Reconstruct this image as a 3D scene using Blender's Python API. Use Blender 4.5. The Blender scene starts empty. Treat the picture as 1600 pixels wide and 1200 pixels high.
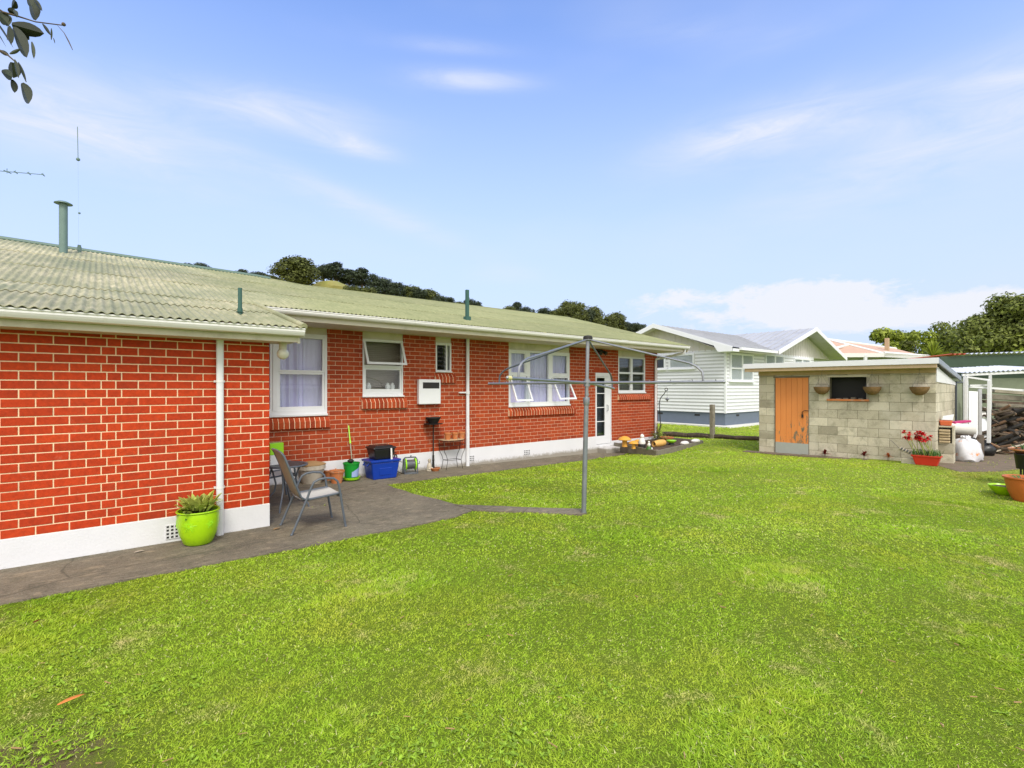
import bpy, math, random
import numpy as np
from mathutils import Vector, Matrix
random.seed(7); rng=np.random.default_rng(5)
PI=math.pi
S=bpy.context.scene; COL=S.collection
# ------------------------------------------------------------------ survey of the place (x along the house wall, y into the house, z up)
f=785.;HY=605.5;CZ=1.68
_n=math.hypot(955,785);F=(785/_n,955/_n);R=(955/_n,-785/_n)
def ray(x,y):
    u=(x-800)/f;return (F[0]+u*R[0],F[1]+u*R[1],(HY-y)/f)
def onY(x,y,Y):
    r=ray(x,y);t=Y/r[1];return Vector((r[0]*t,Y,CZ+r[2]*t))
def onX(x,y,X):
    r=ray(x,y);t=X/r[0];return Vector((X,r[1]*t,CZ+r[2]*t))
def dep(x,y,Z):
    r=ray(x,y);return Vector((r[0]*Z,r[1]*Z,CZ+r[2]*Z))
def XY(x,Y): return onY(x,600,Y).x
def cl(v,a=0.,b=1.): return max(a,min(b,v))
def sm(t): t=cl(t);return t*t*(3-2*t)
def h(X,Y):
    d=cl(.07+.0157*(X-3.9),.03,.2)*(1-cl((X-11.8)/2))
    return -sm((Y-6.5)/2.95)*d + .085*sm((X-10)/3)*sm((5.5-Y)/2.5)*(1-sm((X-24)/6))
def onG(x,y,dz=0.):
    r=ray(x,y);z=0.
    for i in range(14):
        t=(z+dz-CZ)/r[2];X,Y=r[0]*t,r[1]*t;z=h(X,Y)
    return Vector((X,Y,z))
# ------------------------------------------------------------------ materials
MT={}
def nt(name):
    m=bpy.data.materials.new(name);m.use_nodes=True;t=m.node_tree;b=t.nodes['Principled BSDF'];MT[name]=m
    return m,t,b
def N(t,k,**kw):
    n=t.nodes.new(k)
    for a,v in kw.items():
        if a[0]=='_': n.inputs[a[1:].replace('_',' ')].default_value=v
        else: setattr(n,a,v)
    return n
def c4(c): return (c[0],c[1],c[2],1)
def ramp(t,fac,stops):
    n=N(t,'ShaderNodeValToRGB');e=n.color_ramp.elements
    while len(e)<len(stops): e.new(.5)
    for i,(p,c) in enumerate(stops): e[i].position=p;e[i].color=c4(c) if hasattr(c,'__len__') else (c,c,c,1)
    t.links.new(fac,n.inputs[0]);return n.outputs[0]
def noise(t,scale,detail=4,coord=None,rough=.6,dist=0):
    n=N(t,'ShaderNodeTexNoise');n.inputs['Scale'].default_value=scale;n.inputs['Detail'].default_value=detail
    n.inputs['Roughness'].default_value=rough;n.inputs['Distortion'].default_value=dist
    if coord is not None:t.links.new(coord,n.inputs['Vector'])
    return n.outputs[0]
def wpos(t,sc=None):
    g=N(t,'ShaderNodeNewGeometry').outputs['Position']
    if sc:
        m=N(t,'ShaderNodeMapping');m.inputs['Scale'].default_value=sc;t.links.new(g,m.inputs[0]);g=m.outputs[0]
    return g
def mix(t,fac,a,b,bt='MIX'):
    n=N(t,'ShaderNodeMix',data_type='RGBA',blend_type=bt)
    for s,v in ((n.inputs[0],fac),(n.inputs[6],a),(n.inputs[7],b)):
        if hasattr(v,'is_output'): t.links.new(v,s)
        else: s.default_value=v if not hasattr(v,'__len__') else c4(v)
    return n.outputs[2]
def math_(t,op,a,b=None):
    n=N(t,'ShaderNodeMath',operation=op)
    for i,v in enumerate((a,b)):
        if v is None: continue
        if hasattr(v,'is_output'): t.links.new(v,n.inputs[i])
        else: n.inputs[i].default_value=v
    return n.outputs[0]
def bump(t,b,height,st,dist=.01):
    n=N(t,'ShaderNodeBump');n.inputs['Strength'].default_value=st;n.inputs['Distance'].default_value=dist
    t.links.new(height,n.inputs['Height']);t.links.new(n.outputs[0],b.inputs['Normal'])
def M(name,col,rough=.6,var=.15,scale=6,bm=.15,bs=90,metal=0,rnd=0,spec=.4,dirt=None,dsc=3,dlo=.5,dhi=.75,trans=0):
    if name in MT:return MT[name]
    m,t,b=nt(name);p=wpos(t)
    c=mix(t,noise(t,scale,5,p),[x*(1-var) for x in col],[min(1,x*(1+var)) for x in col])
    if rnd:
        a=N(t,'ShaderNodeAttribute',attribute_name='rnd').outputs['Fac']
        c=mix(t,1,c,ramp(t,a,[(0,1-rnd),(1,1+rnd)]),'MULTIPLY')
    if dirt:
        c=mix(t,ramp(t,noise(t,dsc,6,p,.7),[(dlo,0),(dhi,1)]),c,dirt)
    t.links.new(c,b.inputs['Base Color']);b.inputs['Roughness'].default_value=rough;b.inputs['Metallic'].default_value=metal
    b.inputs['Specular IOR Level'].default_value=spec
    if bm: bump(t,b,noise(t,bs,3,p),bm)
    if trans:
        tr=N(t,'ShaderNodeBsdfTranslucent');t.links.new(c,tr.inputs[0]);ms=N(t,'ShaderNodeMixShader');ms.inputs[0].default_value=trans
        t.links.new(b.outputs[0],ms.inputs[1]);t.links.new(tr.outputs[0],ms.inputs[2]);t.links.new(ms.outputs[0],t.nodes['Material Output'].inputs[0])
    return m
def brickmat(name,c0,c1,c2):
    m,t,b=nt(name);p=wpos(t)
    a=N(t,'ShaderNodeAttribute',attribute_name='rnd').outputs['Fac']
    c=ramp(t,a,[(0,c0),(.5,c1),(1,c2)])
    c=mix(t,ramp(t,noise(t,26,5,p,.7),[(.35,.78),(.65,1.1)]),(0,0,0),c,'MIX') if 0 else mix(t,1,c,ramp(t,noise(t,26,5,p,.7),[(.3,.74),(.7,1.12)]),'MULTIPLY')
    # pale efflorescence blooms here and there
    c=mix(t,ramp(t,noise(t,5.5,6,p,.75,.6),[(.63,0),(.78,.35)]),c,(.45,.3,.2))
    c=mix(t,ramp(t,noise(t,2.1,6,p,.7,.3),[(.56,0),(.75,.35)]),c,(.12,.04,.022))
    c=mix(t,ramp(t,noise(t,.9,6,wpos(t,(1,1,.5)),.7,.4),[(.52,0),(.72,.2)]),c,(.3,.1,.06))
    t.links.new(c,b.inputs['Base Color']);b.inputs['Roughness'].default_value=.8;b.inputs['Specular IOR Level'].default_value=.25
    bump(t,b,noise(t,120,4,p,.7),.5,.004);return m
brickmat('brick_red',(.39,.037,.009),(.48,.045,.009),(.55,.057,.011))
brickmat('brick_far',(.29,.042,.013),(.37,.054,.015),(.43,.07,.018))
M('mortar',(.82,.62,.4),.9,.2,12,.3,150,dirt=(.35,.3,.2),dsc=2.5,dlo=.58,dhi=.8)
M('white',(.7,.71,.73),.35,.04,5,.03,40,dirt=(.55,.54,.5),dsc=3,dlo=.6,dhi=.85)
M('white_gut',(.74,.73,.71),.4,.05,4,.03,40,dirt=(.5,.48,.42),dsc=5,dlo=.6,dhi=.8)
M('cream',(.6,.55,.46),.6,.05,3,.04,60,dirt=(.4,.37,.28),dsc=2)
M('soffit',(.6,.56,.5),.7,.05,3,.04,60)
def plinthmat():
    m,t,b=nt('plinth');p=wpos(t);z=N(t,'ShaderNodeSeparateXYZ');t.links.new(p,z.inputs[0])
    c=mix(t,noise(t,2,5,p),(.62,.63,.65),(.73,.73,.75))
    k=math_(t,'ADD',math_(t,'MULTIPLY',z.outputs[2],-5.5),math_(t,'MULTIPLY',noise(t,9,6,p,.8),1.3))
    c=mix(t,ramp(t,k,[(.56,0),(1.0,.8)]),c,(.2,.17,.11))
    c=mix(t,ramp(t,noise(t,30,5,p,.8),[(.66,0),(.74,.5)]),c,(.3,.27,.22))
    t.links.new(c,b.inputs['Base Color']);b.inputs['Roughness'].default_value=.7;bump(t,b,noise(t,40,5,p),.3,.01)
plinthmat()
def roofmat(name,ca,cb,cc,cdark):
    m,t,b=nt(name);p=wpos(t);ps=wpos(t,(7,1.2,1.2))
    c=mix(t,ramp(t,noise(t,2.2,8,ps,.75),[(.38,0),(.62,1)]),ca,cb)
    c=mix(t,ramp(t,noise(t,.7,5,p,.7),[(.42,0),(.66,1)]),c,cc)
    c=mix(t,ramp(t,noise(t,45,5,p,.8),[(.56,0),(.68,.7)]),c,cdark)
    c=mix(t,ramp(t,noise(t,1.6,7,wpos(t,(9,.7,.7)),.75),[(.52,0),(.66,.45)]),c,cdark)
    # the long roof towards the far end is mossier
    xx=N(t,'ShaderNodeSeparateXYZ');t.links.new(p,xx.inputs[0])
    k=math_(t,'ADD',math_(t,'MULTIPLY',xx.outputs[0],.16),math_(t,'MULTIPLY',noise(t,.6,5,p,.7),.9))
    c=mix(t,ramp(t,k,[(.55,0),(1.35,.8)]),c,mix(t,ramp(t,noise(t,3.5,7,ps,.75),[(.35,0),(.65,1)]),(.155,.18,.065),(.285,.295,.135)))
    a=N(t,'ShaderNodeAttribute',attribute_name='rnd').outputs['Fac']
    c=mix(t,1,c,ramp(t,a,[(0,.9),(1,1.08)]),'MULTIPLY')
    t.links.new(c,b.inputs['Base Color']);b.inputs['Roughness'].default_value=.85;bump(t,b,noise(t,160,4,p),.4,.004)
roofmat('roof_lichen',(.27,.27,.155),(.5,.455,.3),(.21,.225,.13),(.11,.115,.07))
roofmat('roof_green',(.27,.27,.155),(.5,.455,.3),(.21,.225,.13),(.11,.115,.07))
M('ridge_green',(.1,.16,.13),.5,.15,6)
M('vent_green',(.035,.1,.08),.45,.2,10)
M('zinc',(.34,.36,.33),.5,.12,7,.05,40)
M('flue',(.13,.2,.18),.45,.15,8)
def concmat(name,ca,cb,cd,sp=.5):
    m,t,b=nt(name);p=wpos(t)
    c=mix(t,ramp(t,noise(t,1.1,6,p,.7),[(.35,0),(.68,1)]),ca,cb)
    c=mix(t,ramp(t,noise(t,70,4,p,.8),[(.42,0),(.62,sp)]),c,(.3,.27,.21))
    c=mix(t,ramp(t,noise(t,110,3,p,.8),[(.55,0),(.66,.8)]),c,(.03,.027,.02))
    c=mix(t,ramp(t,noise(t,3.5,7,p,.75,.5),[(.52,0),(.7,.7)]),c,cd)
    c=mix(t,ramp(t,noise(t,5,7,wpos(t,(1,2.5,1)),.75,.8),[(.52,0),(.64,.75)]),c,(.3,.245,.16))
    c=mix(t,ramp(t,noise(t,16,6,wpos(t,(1,2,1)),.8),[(.5,0),(.68,.65)]),c,(.04,.034,.024))
    v=N(t,'ShaderNodeTexVoronoi',feature='DISTANCE_TO_EDGE');v.inputs['Scale'].default_value=.33
    q=N(t,'ShaderNodeMix',data_type='VECTOR');q.inputs[0].default_value=.12;t.links.new(p,q.inputs[4])
    nn=N(t,'ShaderNodeTexNoise');nn.inputs['Scale'].default_value=3;t.links.new(p,nn.inputs[0]);t.links.new(nn.outputs[1],q.inputs[5]);t.links.new(q.outputs[1],v.inputs['Vector'])
    c=mix(t,ramp(t,v.outputs[0],[(0,.6),(.0035,0)]),c,(.04,.035,.02))
    t.links.new(c,b.inputs['Base Color']);b.inputs['Roughness'].default_value=.9;bump(t,b,noise(t,90,5,p,.8),.7,.008)
concmat('concrete',(.085,.07,.043),(.2,.17,.11),(.06,.058,.03))
M('soil',(.07,.045,.03),.95,.4,7,.8,60,dirt=(.16,.12,.08),dsc=9)
M('dirt',(.16,.12,.085),.95,.3,5,.6,60,dirt=(.08,.09,.03),dsc=4)
def grassmat():
    m,t,b=nt('lawn');p=wpos(t)
    c=mix(t,noise(t,30,6,p,.8),(.06,.09,.01),(.24,.33,.03))
    sp_=N(t,'ShaderNodeSeparateXYZ');t.links.new(p,sp_.inputs[0])
    far_=ramp(t,math_(t,'MULTIPLY',sp_.outputs[0],.05),[(.25,0),(.8,1)]);c=mix(t,far_,c,mix(t,noise(t,2.5,6,p,.7),(.2,.28,.04),(.32,.37,.06)))
    cen=N(t,'ShaderNodeVectorMath',operation='DISTANCE');t.links.new(p,cen.inputs[0]);cen.inputs[1].default_value=(-.42,2.95,0)
    k=math_(t,'SUBTRACT',math_(t,'MULTIPLY',noise(t,4,6,p,.75),1.35),cen.outputs['Value']);soilmask=ramp(t,k,[(.1,0),(.45,1)])
    SM=soilmask
    c=mix(t,SM,c,mix(t,noise(t,22,6,p,.8),(.09,.06,.035),(.24,.17,.1)))
    t.links.new(c,b.inputs['Base Color']);b.inputs['Roughness'].default_value=.95;b.inputs['Specular IOR Level'].default_value=.1;bump(t,b,noise(t,60,6,p,.8),.8,.03)
    m,t,b=nt('blades');p=wpos(t);a=N(t,'ShaderNodeAttribute',attribute_name='rnd').outputs['Fac']
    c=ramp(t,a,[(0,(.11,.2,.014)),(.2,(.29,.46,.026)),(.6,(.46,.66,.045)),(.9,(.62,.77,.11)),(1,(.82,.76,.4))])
    c=mix(t,ramp(t,noise(t,.9,7,p,.7,.8),[(.46,0),(.66,.7)]),c,(.56,.6,.06))
    c=mix(t,ramp(t,noise(t,.62,6,p,.7,.7),[(.48,0),(.66,.42)]),c,(.17,.36,.018))
    c=mix(t,ramp(t,noise(t,1.9,7,p,.72,.4),[(.55,0),(.68,.85)]),c,(.7,.6,.27))
    # the grass thins and dries towards the shed and the wood heap
    sx=N(t,'ShaderNodeVectorMath',operation='DISTANCE');t.links.new(p,sx.inputs[0]);sx.inputs[1].default_value=(13.2,1.6,0)
    k=math_(t,'ADD',math_(t,'MULTIPLY',sx.outputs['Value'],-.22),math_(t,'MULTIPLY',noise(t,2.6,6,p,.7),1.5))
    c=mix(t,ramp(t,k,[(.32,0),(.7,.8)]),c,(.34,.29,.09))
    t.links.new(c,b.inputs['Base Color']);b.inputs['Roughness'].default_value=.55;b.inputs['Specular IOR Level'].default_value=.2
    tr=N(t,'ShaderNodeBsdfTranslucent');t.links.new(c,tr.inputs[0]);ms=N(t,'ShaderNodeMixShader');ms.inputs[0].default_value=.42
    t.links.new(b.outputs[0],ms.inputs[1]);t.links.new(tr.outputs[0],ms.inputs[2]);t.links.new(ms.outputs[0],t.nodes['Material Output'].inputs[0])
grassmat()
def glassmat(name,refl,tint):
    m,t,b=nt(name);t.nodes.remove(b)
    tr=N(t,'ShaderNodeBsdfTransparent');tr.inputs[0].default_value=c4(tint);g=N(t,'ShaderNodeBsdfGlossy');g.inputs['Roughness'].default_value=.02
    fr=N(t,'ShaderNodeLayerWeight');fr.inputs[0].default_value=.5
    k=math_(t,'ADD',math_(t,'MULTIPLY',math_(t,'POWER',fr.outputs['Facing'],4.),.6),refl)
    ms=N(t,'ShaderNodeMixShader');t.links.new(k,ms.inputs[0]);t.links.new(tr.outputs[0],ms.inputs[1]);t.links.new(g.outputs[0],ms.inputs[2])
    t.links.new(ms.outputs[0],t.nodes['Material Output'].inputs[0])
glassmat('glass',.03,(.93,.95,.96));glassmat('glass_dark',.07,(.72,.74,.74));glassmat('frosted',.05,(.8,.85,.85))
M('sheer',(.74,.7,.97),.9,.05,20,.1,200,trans=.2)
M('grey_curtain',(.55,.56,.57),.9,.08,10)
M('blind_tan',(.3,.26,.21),.8,.1,10)
M('dark_in',(.03,.03,.03),.9)
M('room',(.3,.27,.24),.9)
M('steel',(.3,.31,.33),.42,.25,14,.1,120,metal=.75)
M('post_grey',(.2,.22,.24),.5,.3,9,.2,100,metal=.4,dirt=(.33,.33,.3),dsc=5)
M('galv_old',(.33,.32,.24),.6,.3,9,.2,100,metal=.3,dirt=(.2,.2,.1),dsc=6)
M('tube_grey',(.09,.105,.125),.4,.1,20,0)
M('sling_back',(.24,.19,.13),.8,.12,60,.4,500)
M('sling_seat',(.52,.5,.45),.8,.08,60,.4,500)
M('black_plastic',(.012,.012,.013),.35,.2,9)
M('black_matte',(.02,.018,.016),.7,.3,20)
M('blue_plastic',(.005,.04,.32),.32,.12,6,.05)
M('lime_glaze',(.35,.62,.006),.3,.1,5,.12,18,dirt=(.2,.42,.01),dsc=4)
M('lime_plastic',(.32,.7,.02),.35,.1,5)
M('green_plastic',(.01,.28,.03),.35,.1,5)
M('pale_blue',(.35,.45,.75),.5)
M('terracotta',(.5,.17,.055),.75,.2,9,.2,80,dirt=(.45,.3,.2),dsc=7)
M('cream_pot',(.5,.45,.36),.8,.12,8,.2,80,dirt=(.33,.29,.22),dsc=6)
M('orange_glaze',(.5,.13,.03),.35,.15,6)
M('red_plastic',(.5,.03,.015),.4,.15,6)
M('timber_grey',(.2,.18,.14),.85,.3,12,.5,60,dirt=(.11,.1,.07),dsc=8,rnd=.25)
M('timber_dark',(.075,.055,.04),.9,.4,12,.5,60,dirt=(.2,.15,.1),dsc=9,rnd=.4)
M('timber_pale',(.45,.33,.2),.8,.2,9,.3,60)
M('bark',(.1,.075,.05),.9,.3,14,.6,50)
def doormat():
    m,t,b=nt('orange_door');p=wpos(t,(1,1,.35))
    c=mix(t,noise(t,5,5,p),(.62,.2,.045),(.72,.27,.07))
    p2=wpos(t,(1.6,1.6,.5));z=N(t,'ShaderNodeSeparateXYZ');t.links.new(wpos(t),z.inputs[0])
    k=math_(t,'ADD',noise(t,9,8,p2,.8),math_(t,'MULTIPLY',z.outputs[2],-.11));k=math_(t,'ADD',k,math_(t,'MULTIPLY',z.outputs[1],-.09))
    c=mix(t,ramp(t,k,[(.02,0),(.045,1)]),c,(.16,.14,.09))
    t.links.new(c,b.inputs['Base Color']);b.inputs['Roughness'].default_value=.6;bump(t,b,noise(t,30,5,p2),.3)
    return k
doormat()
def blockmat():
    m,t,b=nt('block');p=wpos(t);a=N(t,'ShaderNodeAttribute',attribute_name='rnd').outputs['Fac']
    c=ramp(t,a,[(0,(.33,.3,.22)),(.12,(.46,.42,.315)),(.7,(.54,.495,.38)),(1,(.64,.59,.46))])
    c=mix(t,1,c,ramp(t,noise(t,60,5,p,.8),[(.3,.8),(.7,1.1)]),'MULTIPLY')
    c=mix(t,ramp(t,noise(t,3.2,8,p,.78,.6),[(.48,0),(.66,.7)]),c,(.24,.225,.16))
    c=mix(t,ramp(t,noise(t,1.3,6,p,.7),[(.5,0),(.66,.6)]),c,(.58,.55,.45))
    c=mix(t,ramp(t,noise(t,6,6,p,.8),[(.58,0),(.68,.5)]),c,(.16,.145,.09))
    t.links.new(c,b.inputs['Base Color']);b.inputs['Roughness'].default_value=.92;bump(t,b,noise(t,80,6,p,.8),.7,.01)
blockmat()
M('block_joint',(.15,.135,.09),.9,.3,8)
M('board_white',(.78,.8,.83),.5,.04,3,.05,30)
M('shadow_grey',(.56,.57,.6),.9)
M('slate_blue',(.13,.16,.21),.75,.1,4)
M('roof_white',(.4,.41,.43),.5,.1,2,.05,30,rnd=.08,dirt=(.3,.3,.31),dsc=1.2)
M('grey_board',(.62,.59,.57),.7,.08,4)
M('salmon',(.5,.33,.24),.7,.12,3,.3,14)
M('pale_wall',(.5,.56,.42),.7)
M('galv_white',(.72,.74,.78),.35,.06,5,.03,30)
M('galv_edge',(.3,.33,.4),.45,.1,5,metal=.3)
M('green_paint',(.05,.085,.055),.5,.15,6,.05)
M('green_pale',(.2,.23,.16),.7,.2,6)
M('orange_roof',(.6,.13,.05),.5)
M('basket',(.2,.12,.05),.95,.4,30,.9,90,dirt=(.1,.07,.03),dsc=20)
M('red_flower',(.6,.01,.015),.6,.3,30,trans=.25)
M('pink',(.45,.03,.15),.5)
M('leaf_mid',(.06,.16,.03),.55,.35,18,0,rnd=.45,trans=.25)
M('leaf_pale',(.4,.48,.1),.55,.35,18,0,rnd=.4,trans=.3)
M('leaf_tree',(.155,.185,.03),.6,.35,3,0,rnd=.6,trans=.3)
M('leaf_bright',(.25,.3,.03),.6,.35,3,0,rnd=.5,trans=.35)
M('leaf_pine',(.036,.052,.022),.7,.35,3,0,rnd=.6,trans=.15)
M('leaf_olive',(.085,.1,.02),.7,.35,1,0,rnd=.6,trans=.2)
M('leaf_branch',(.024,.034,.014),.4,.3,30,0,rnd=.4,trans=.1)
M('weed_leaf',(.27,.42,.03),.5,.3,30,0,rnd=.4,trans=.3)
M('leaf_red',(.18,.012,.012),.5,.3,30,0,rnd=.4,trans=.2)
M('orange_leaf',(.7,.24,.06),.5,.2,30)
M('brown_leaf',(.35,.22,.1),.7,.2,30)
M('bag_white',(.6,.6,.63),.3,.08,9,.6,16,dirt=(.75,.25,.05),dsc=5,dlo=.6,dhi=.66)
M('ornament_yellow',(.65,.33,.05),.55,.2,15)
M('stone_white',(.7,.69,.66),.7,.1,15)
M('globe',(.66,.63,.53),.25,.05,6)
M('stick_brown',(.2,.12,.07),.9,.35,12,.4,60)
M('cap_cream',(.6,.55,.25),.5)
M('yellow_pot',(.62,.36,.1),.6,.25,12)
M('hill_grass',(.11,.14,.03),.9,.3,.03,0,dirt=(.3,.25,.06),dsc=.03,dlo=.35,dhi=.5)
M('knoll_grass',(.25,.23,.07),.9,.2,.3,0,dirt=(.2,.22,.05),dsc=.15)
M('far_ground',(.12,.17,.03),.95,.3,.3,0)
M('card',(.42,.33,.2),.8,.15,8)
def glass_m(n): return MT[n]
# ------------------------------------------------------------------ mesh collector
INV={}
class MB:
    def __init__(s): s.v=[];s.f=[];s.r=[]
    def add(s,vs,fs,r=None):
        o=len(s.v);s.v+=[tuple(v) for v in vs];s.f+=[tuple(i+o for i in q) for q in fs]
        s.r+=[random.random() if r is None else r]*len(vs);return s
    def box(s,x0,x1,y0,y1,z0,z1,r=None):
        v=[(x,y,z) for z in (z0,z1) for y in (y0,y1) for x in (x0,x1)]
        return s.add(v,[(0,2,3,1),(4,5,7,6),(0,1,5,4),(2,6,7,3),(0,4,6,2),(1,3,7,5)],r)
    def hexa(s,v,r=None): return s.add(v,[(0,2,3,1),(4,5,7,6),(0,1,5,4),(2,6,7,3),(0,4,6,2),(1,3,7,5)],r)
    def beam(s,p,q,w,hh,up=(0,0,1),r=None):
        p=Vector(p);q=Vector(q);d=(q-p).normalized();u=Vector(up);
        if abs(d.dot(u))>.98:u=Vector((0,1,0))
        a=d.cross(u).normalized()*w/2;b=a.cross(d).normalized()*hh/2
        v=[p-a-b,p+a-b,p-a+b,p+a+b,q-a-b,q+a-b,q-a+b,q+a+b];return s.hexa(v,r)
    def tube(s,pts,rad,n=8,cap=True,r=None):
        pts=[Vector(p) for p in pts];k=len(pts);rs=rad if hasattr(rad,'__len__') else [rad]*k
        vs=[];fs=[];a=None
        for i,p in enumerate(pts):
            d=(pts[min(i+1,k-1)]-pts[max(i-1,0)]).normalized()
            if a is None:
                a=d.orthogonal().normalized()
            else: a=(a-d*a.dot(d)).normalized()
            b=d.cross(a)
            for j in range(n):
                t=2*PI*j/n;vs.append(p+(a*math.cos(t)+b*math.sin(t))*rs[i])
        for i in range(k-1):
            for j in range(n):
                q=(j+1)%n;fs.append((i*n+j,i*n+q,(i+1)*n+q,(i+1)*n+j))
        if cap: fs+= [tuple(range(n))[::-1],tuple((k-1)*n+j for j in range(n))]
        return s.add(vs,fs,r)
    def lathe(s,prof,c,n=24,mat=None,r=None,sx=1,sy=1,wob=0):
        c=Vector(c);vs=[];fs=[]
        for (rr,z) in prof:
            for j in range(n):
                t=2*PI*j/n;k=1+wob*math.sin(t*3+z*9);p=Vector((rr*k*math.cos(t)*sx,rr*k*math.sin(t)*sy,z))
                if mat: p=mat@p
                vs.append(c+p)
        for i in range(len(prof)-1):
            for j in range(n):
                q=(j+1)%n;fs.append((i*n+j,i*n+q,(i+1)*n+q,(i+1)*n+j))
        return s.add(vs,fs,r)
    def ball(s,c,rad,n=12,m=8,r=None,nz=0):
        if not hasattr(rad,'__len__'): rad=(rad,)*3
        vs=[];fs=[];ph=random.random()*9
        for i in range(m+1):
            a=-PI/2+PI*i/m
            for j in range(n):
                t=2*PI*j/n;k=1+nz*math.sin(3*t+ph+a*4)*math.cos(a*3+ph)
                vs.append((c[0]+rad[0]*k*math.cos(a)*math.cos(t),c[1]+rad[1]*k*math.cos(a)*math.sin(t),c[2]+rad[2]*k*math.sin(a)))
        for i in range(m):
            for j in range(n):
                q=(j+1)%n;fs.append((i*n+j,i*n+q,(i+1)*n+q,(i+1)*n+j))
        return s.add(vs,fs,r)
    def prism(s,poly,axis,a,b,r=None):
        # poly: 2D points in the plane normal to axis ('x': (y,z); 'y': (x,z); 'z': (x,y))
        def P(p,t): return {'x':(t,p[0],p[1]),'y':(p[0],t,p[1]),'z':(p[0],p[1],t)}[axis]
        n=len(poly);vs=[P(p,a) for p in poly]+[P(p,b) for p in poly]
        return s.add(vs,[tuple(range(n)),tuple(range(2*n-1,n-1,-1))]+[(i,i+n,(i+1)%n+n,(i+1)%n) for i in range(n)],r)
    def build(s,name,mat,parent=None,local=False,smooth=False,bevel=0,kind=None,label=None,bseg=2):
        me=bpy.data.meshes.new(name);V=s.v
        if parent is not None and not local:
            iv=INV[parent.name];V=[tuple(iv@Vector(v)) for v in V]
        me.from_pydata(V,[],s.f);me.materials.append(MT[mat] if isinstance(mat,str) else mat)
        at=me.attributes.new('rnd','FLOAT','POINT');at.data.foreach_set('value',s.r)
        if smooth:
            me.polygons.foreach_set('use_smooth',[True]*len(me.polygons))
        o=bpy.data.objects.new(name,me);COL.objects.link(o)
        if smooth: me.set_sharp_from_angle(angle=math.radians(42))
        if parent is not None: o.parent=parent;INV[o.name]=INV[parent.name]
        else: INV[o.name]=Matrix.Identity(4)
        if bevel:
            b=o.modifiers.new('bevel','BEVEL');b.width=bevel;b.segments=bseg;b.limit_method='ANGLE';b.angle_limit=math.radians(40)
        if kind:o['kind']=kind
        if label:o['label']=label
        return o
def thing(name,label,cat,loc=(0,0,0),rz=0,group=None,scale=None):
    o=bpy.data.objects.new(name,None);COL.objects.link(o);o.location=loc;o.rotation_euler=(0,0,rz);o.empty_display_size=.1
    o['label']=label;o['category']=cat
    if group:o['group']=group
    INV[o.name]=(Matrix.Translation(Vector(loc))@Matrix.Rotation(rz,4,'Z')).inverted();return o
def tag(o,label,cat,group=None):
    o['label']=label;o['category']=cat
    if group:o['group']=group
    return o
def one(mb,name,mat,label,cat,loc,group=None,**kw):
    # a one-mesh thing whose origin sits at its base
    loc=Vector(loc);mb.v=[tuple(Vector(v)-loc) for v in mb.v]
    o=mb.build(name,mat,**kw);o.location=loc;return tag(o,label,cat,group)
def copytree(o,parent=None):
    c=o.copy();COL.objects.link(c)
    if parent: c.parent=parent
    for ch in list(o.children): copytree(ch,c)
    return c
def struct(mb,name,mat,**kw): return mb.build(name,mat,kind='structure',**kw)
# ------------------------------------------------------------------ ground
def grid(mb,xs,ys,zf):
    vs=[(x,y,zf(x,y)) for y in ys for x in xs];n=len(xs)
    mb.add(vs,[(j*n+i,j*n+i+1,(j+1)*n+i+1,(j+1)*n+i) for j in range(len(ys)-1) for i in range(n-1)],.5)
xs=[-900,-300,-100,-40,-20]+[-12+.5*i for i in range(85)]+[36,50,100,300,900]
ys=[-900,-300,-100,-40,-20,-14]+[-10+.5*i for i in range(61)]+[25,30,50,100,300,900]
mb=MB();grid(mb,xs,ys,lambda x,y:h(x,y));struct(mb,'ground','lawn',smooth=True)
# concrete apron: path along the wing, patio, path along the main wall, strip to the clothes line
WY=6.53;MY=9.45
def slab(poly,name,top=.012,mat='concrete',cell=.25):
    mb=MB();n=len(poly)
    cx=sum(p[0] for p in poly)/n;cy=sum(p[1] for p in poly)/n
    me=[(p[0],p[1],h(*p)+top) for p in poly]+[(p[0],p[1],h(*p)-.1) for p in poly]
    mb.add(me,[tuple(range(n))]+[(i,i+n,(i+1)%n+n,(i+1)%n) for i in range(n)])
    return mb
def edge(a,b,seg=.22,j=.025):
    a=Vector(a[:2]);b=Vector(b[:2]);k=max(1,int((b-a).length/seg));d=(b-a).normalized();nn=Vector((-d.y,d.x));out=[]
    for i in range(k):
        p=a.lerp(b,i/k);w=0 if i==0 else random.uniform(-j,j);out.append(tuple(p+nn*w))
    return out
# patio polygon split in strips so that it follows the fall of the ground
conc_polys=[]
A1=edge((-6,5.62),(2.55,5.44))+edge((2.55,5.44),(3.55,5.47))+edge((3.55,5.47),(4.0,5.66),.15)
A2=edge((4.0,5.66),(3.95,6.0),.15)+edge((3.95,6.0),(3.82,7.18))
P1=[(-6,WY+.02)]+A1+A2+[(3.82,7.18),(1.55,7.18),(1.55,WY+.02)]
P1=A1+A2+[(3.82,7.18),(1.55,7.18),(1.55,WY+.02),(-6,WY+.02)]
conc_polys.append(P1)
PS=[(1.55,7.18),(3.82,7.18)]+edge((3.82,7.18),(3.9,8.28))+[(3.9,8.28),(3.9,8.29),(1.55,8.29)]
conc_polys.append([(1.55,7.18),(3.82,7.18)]+edge((3.82,7.18),(3.9,8.28))[1:]+[(3.9,8.28),(1.55,8.28)])
lower=edge((3.9,8.28),(6.12,8.29))+edge((6.12,8.29),(9.87,8.42))+edge((9.87,8.42),(11.0,8.6))
conc_polys.append([(1.55,8.28)]+lower+[(11.0,8.6),(12.2,9.2),(12.2,MY+.02),(1.55,MY+.02)])
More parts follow.
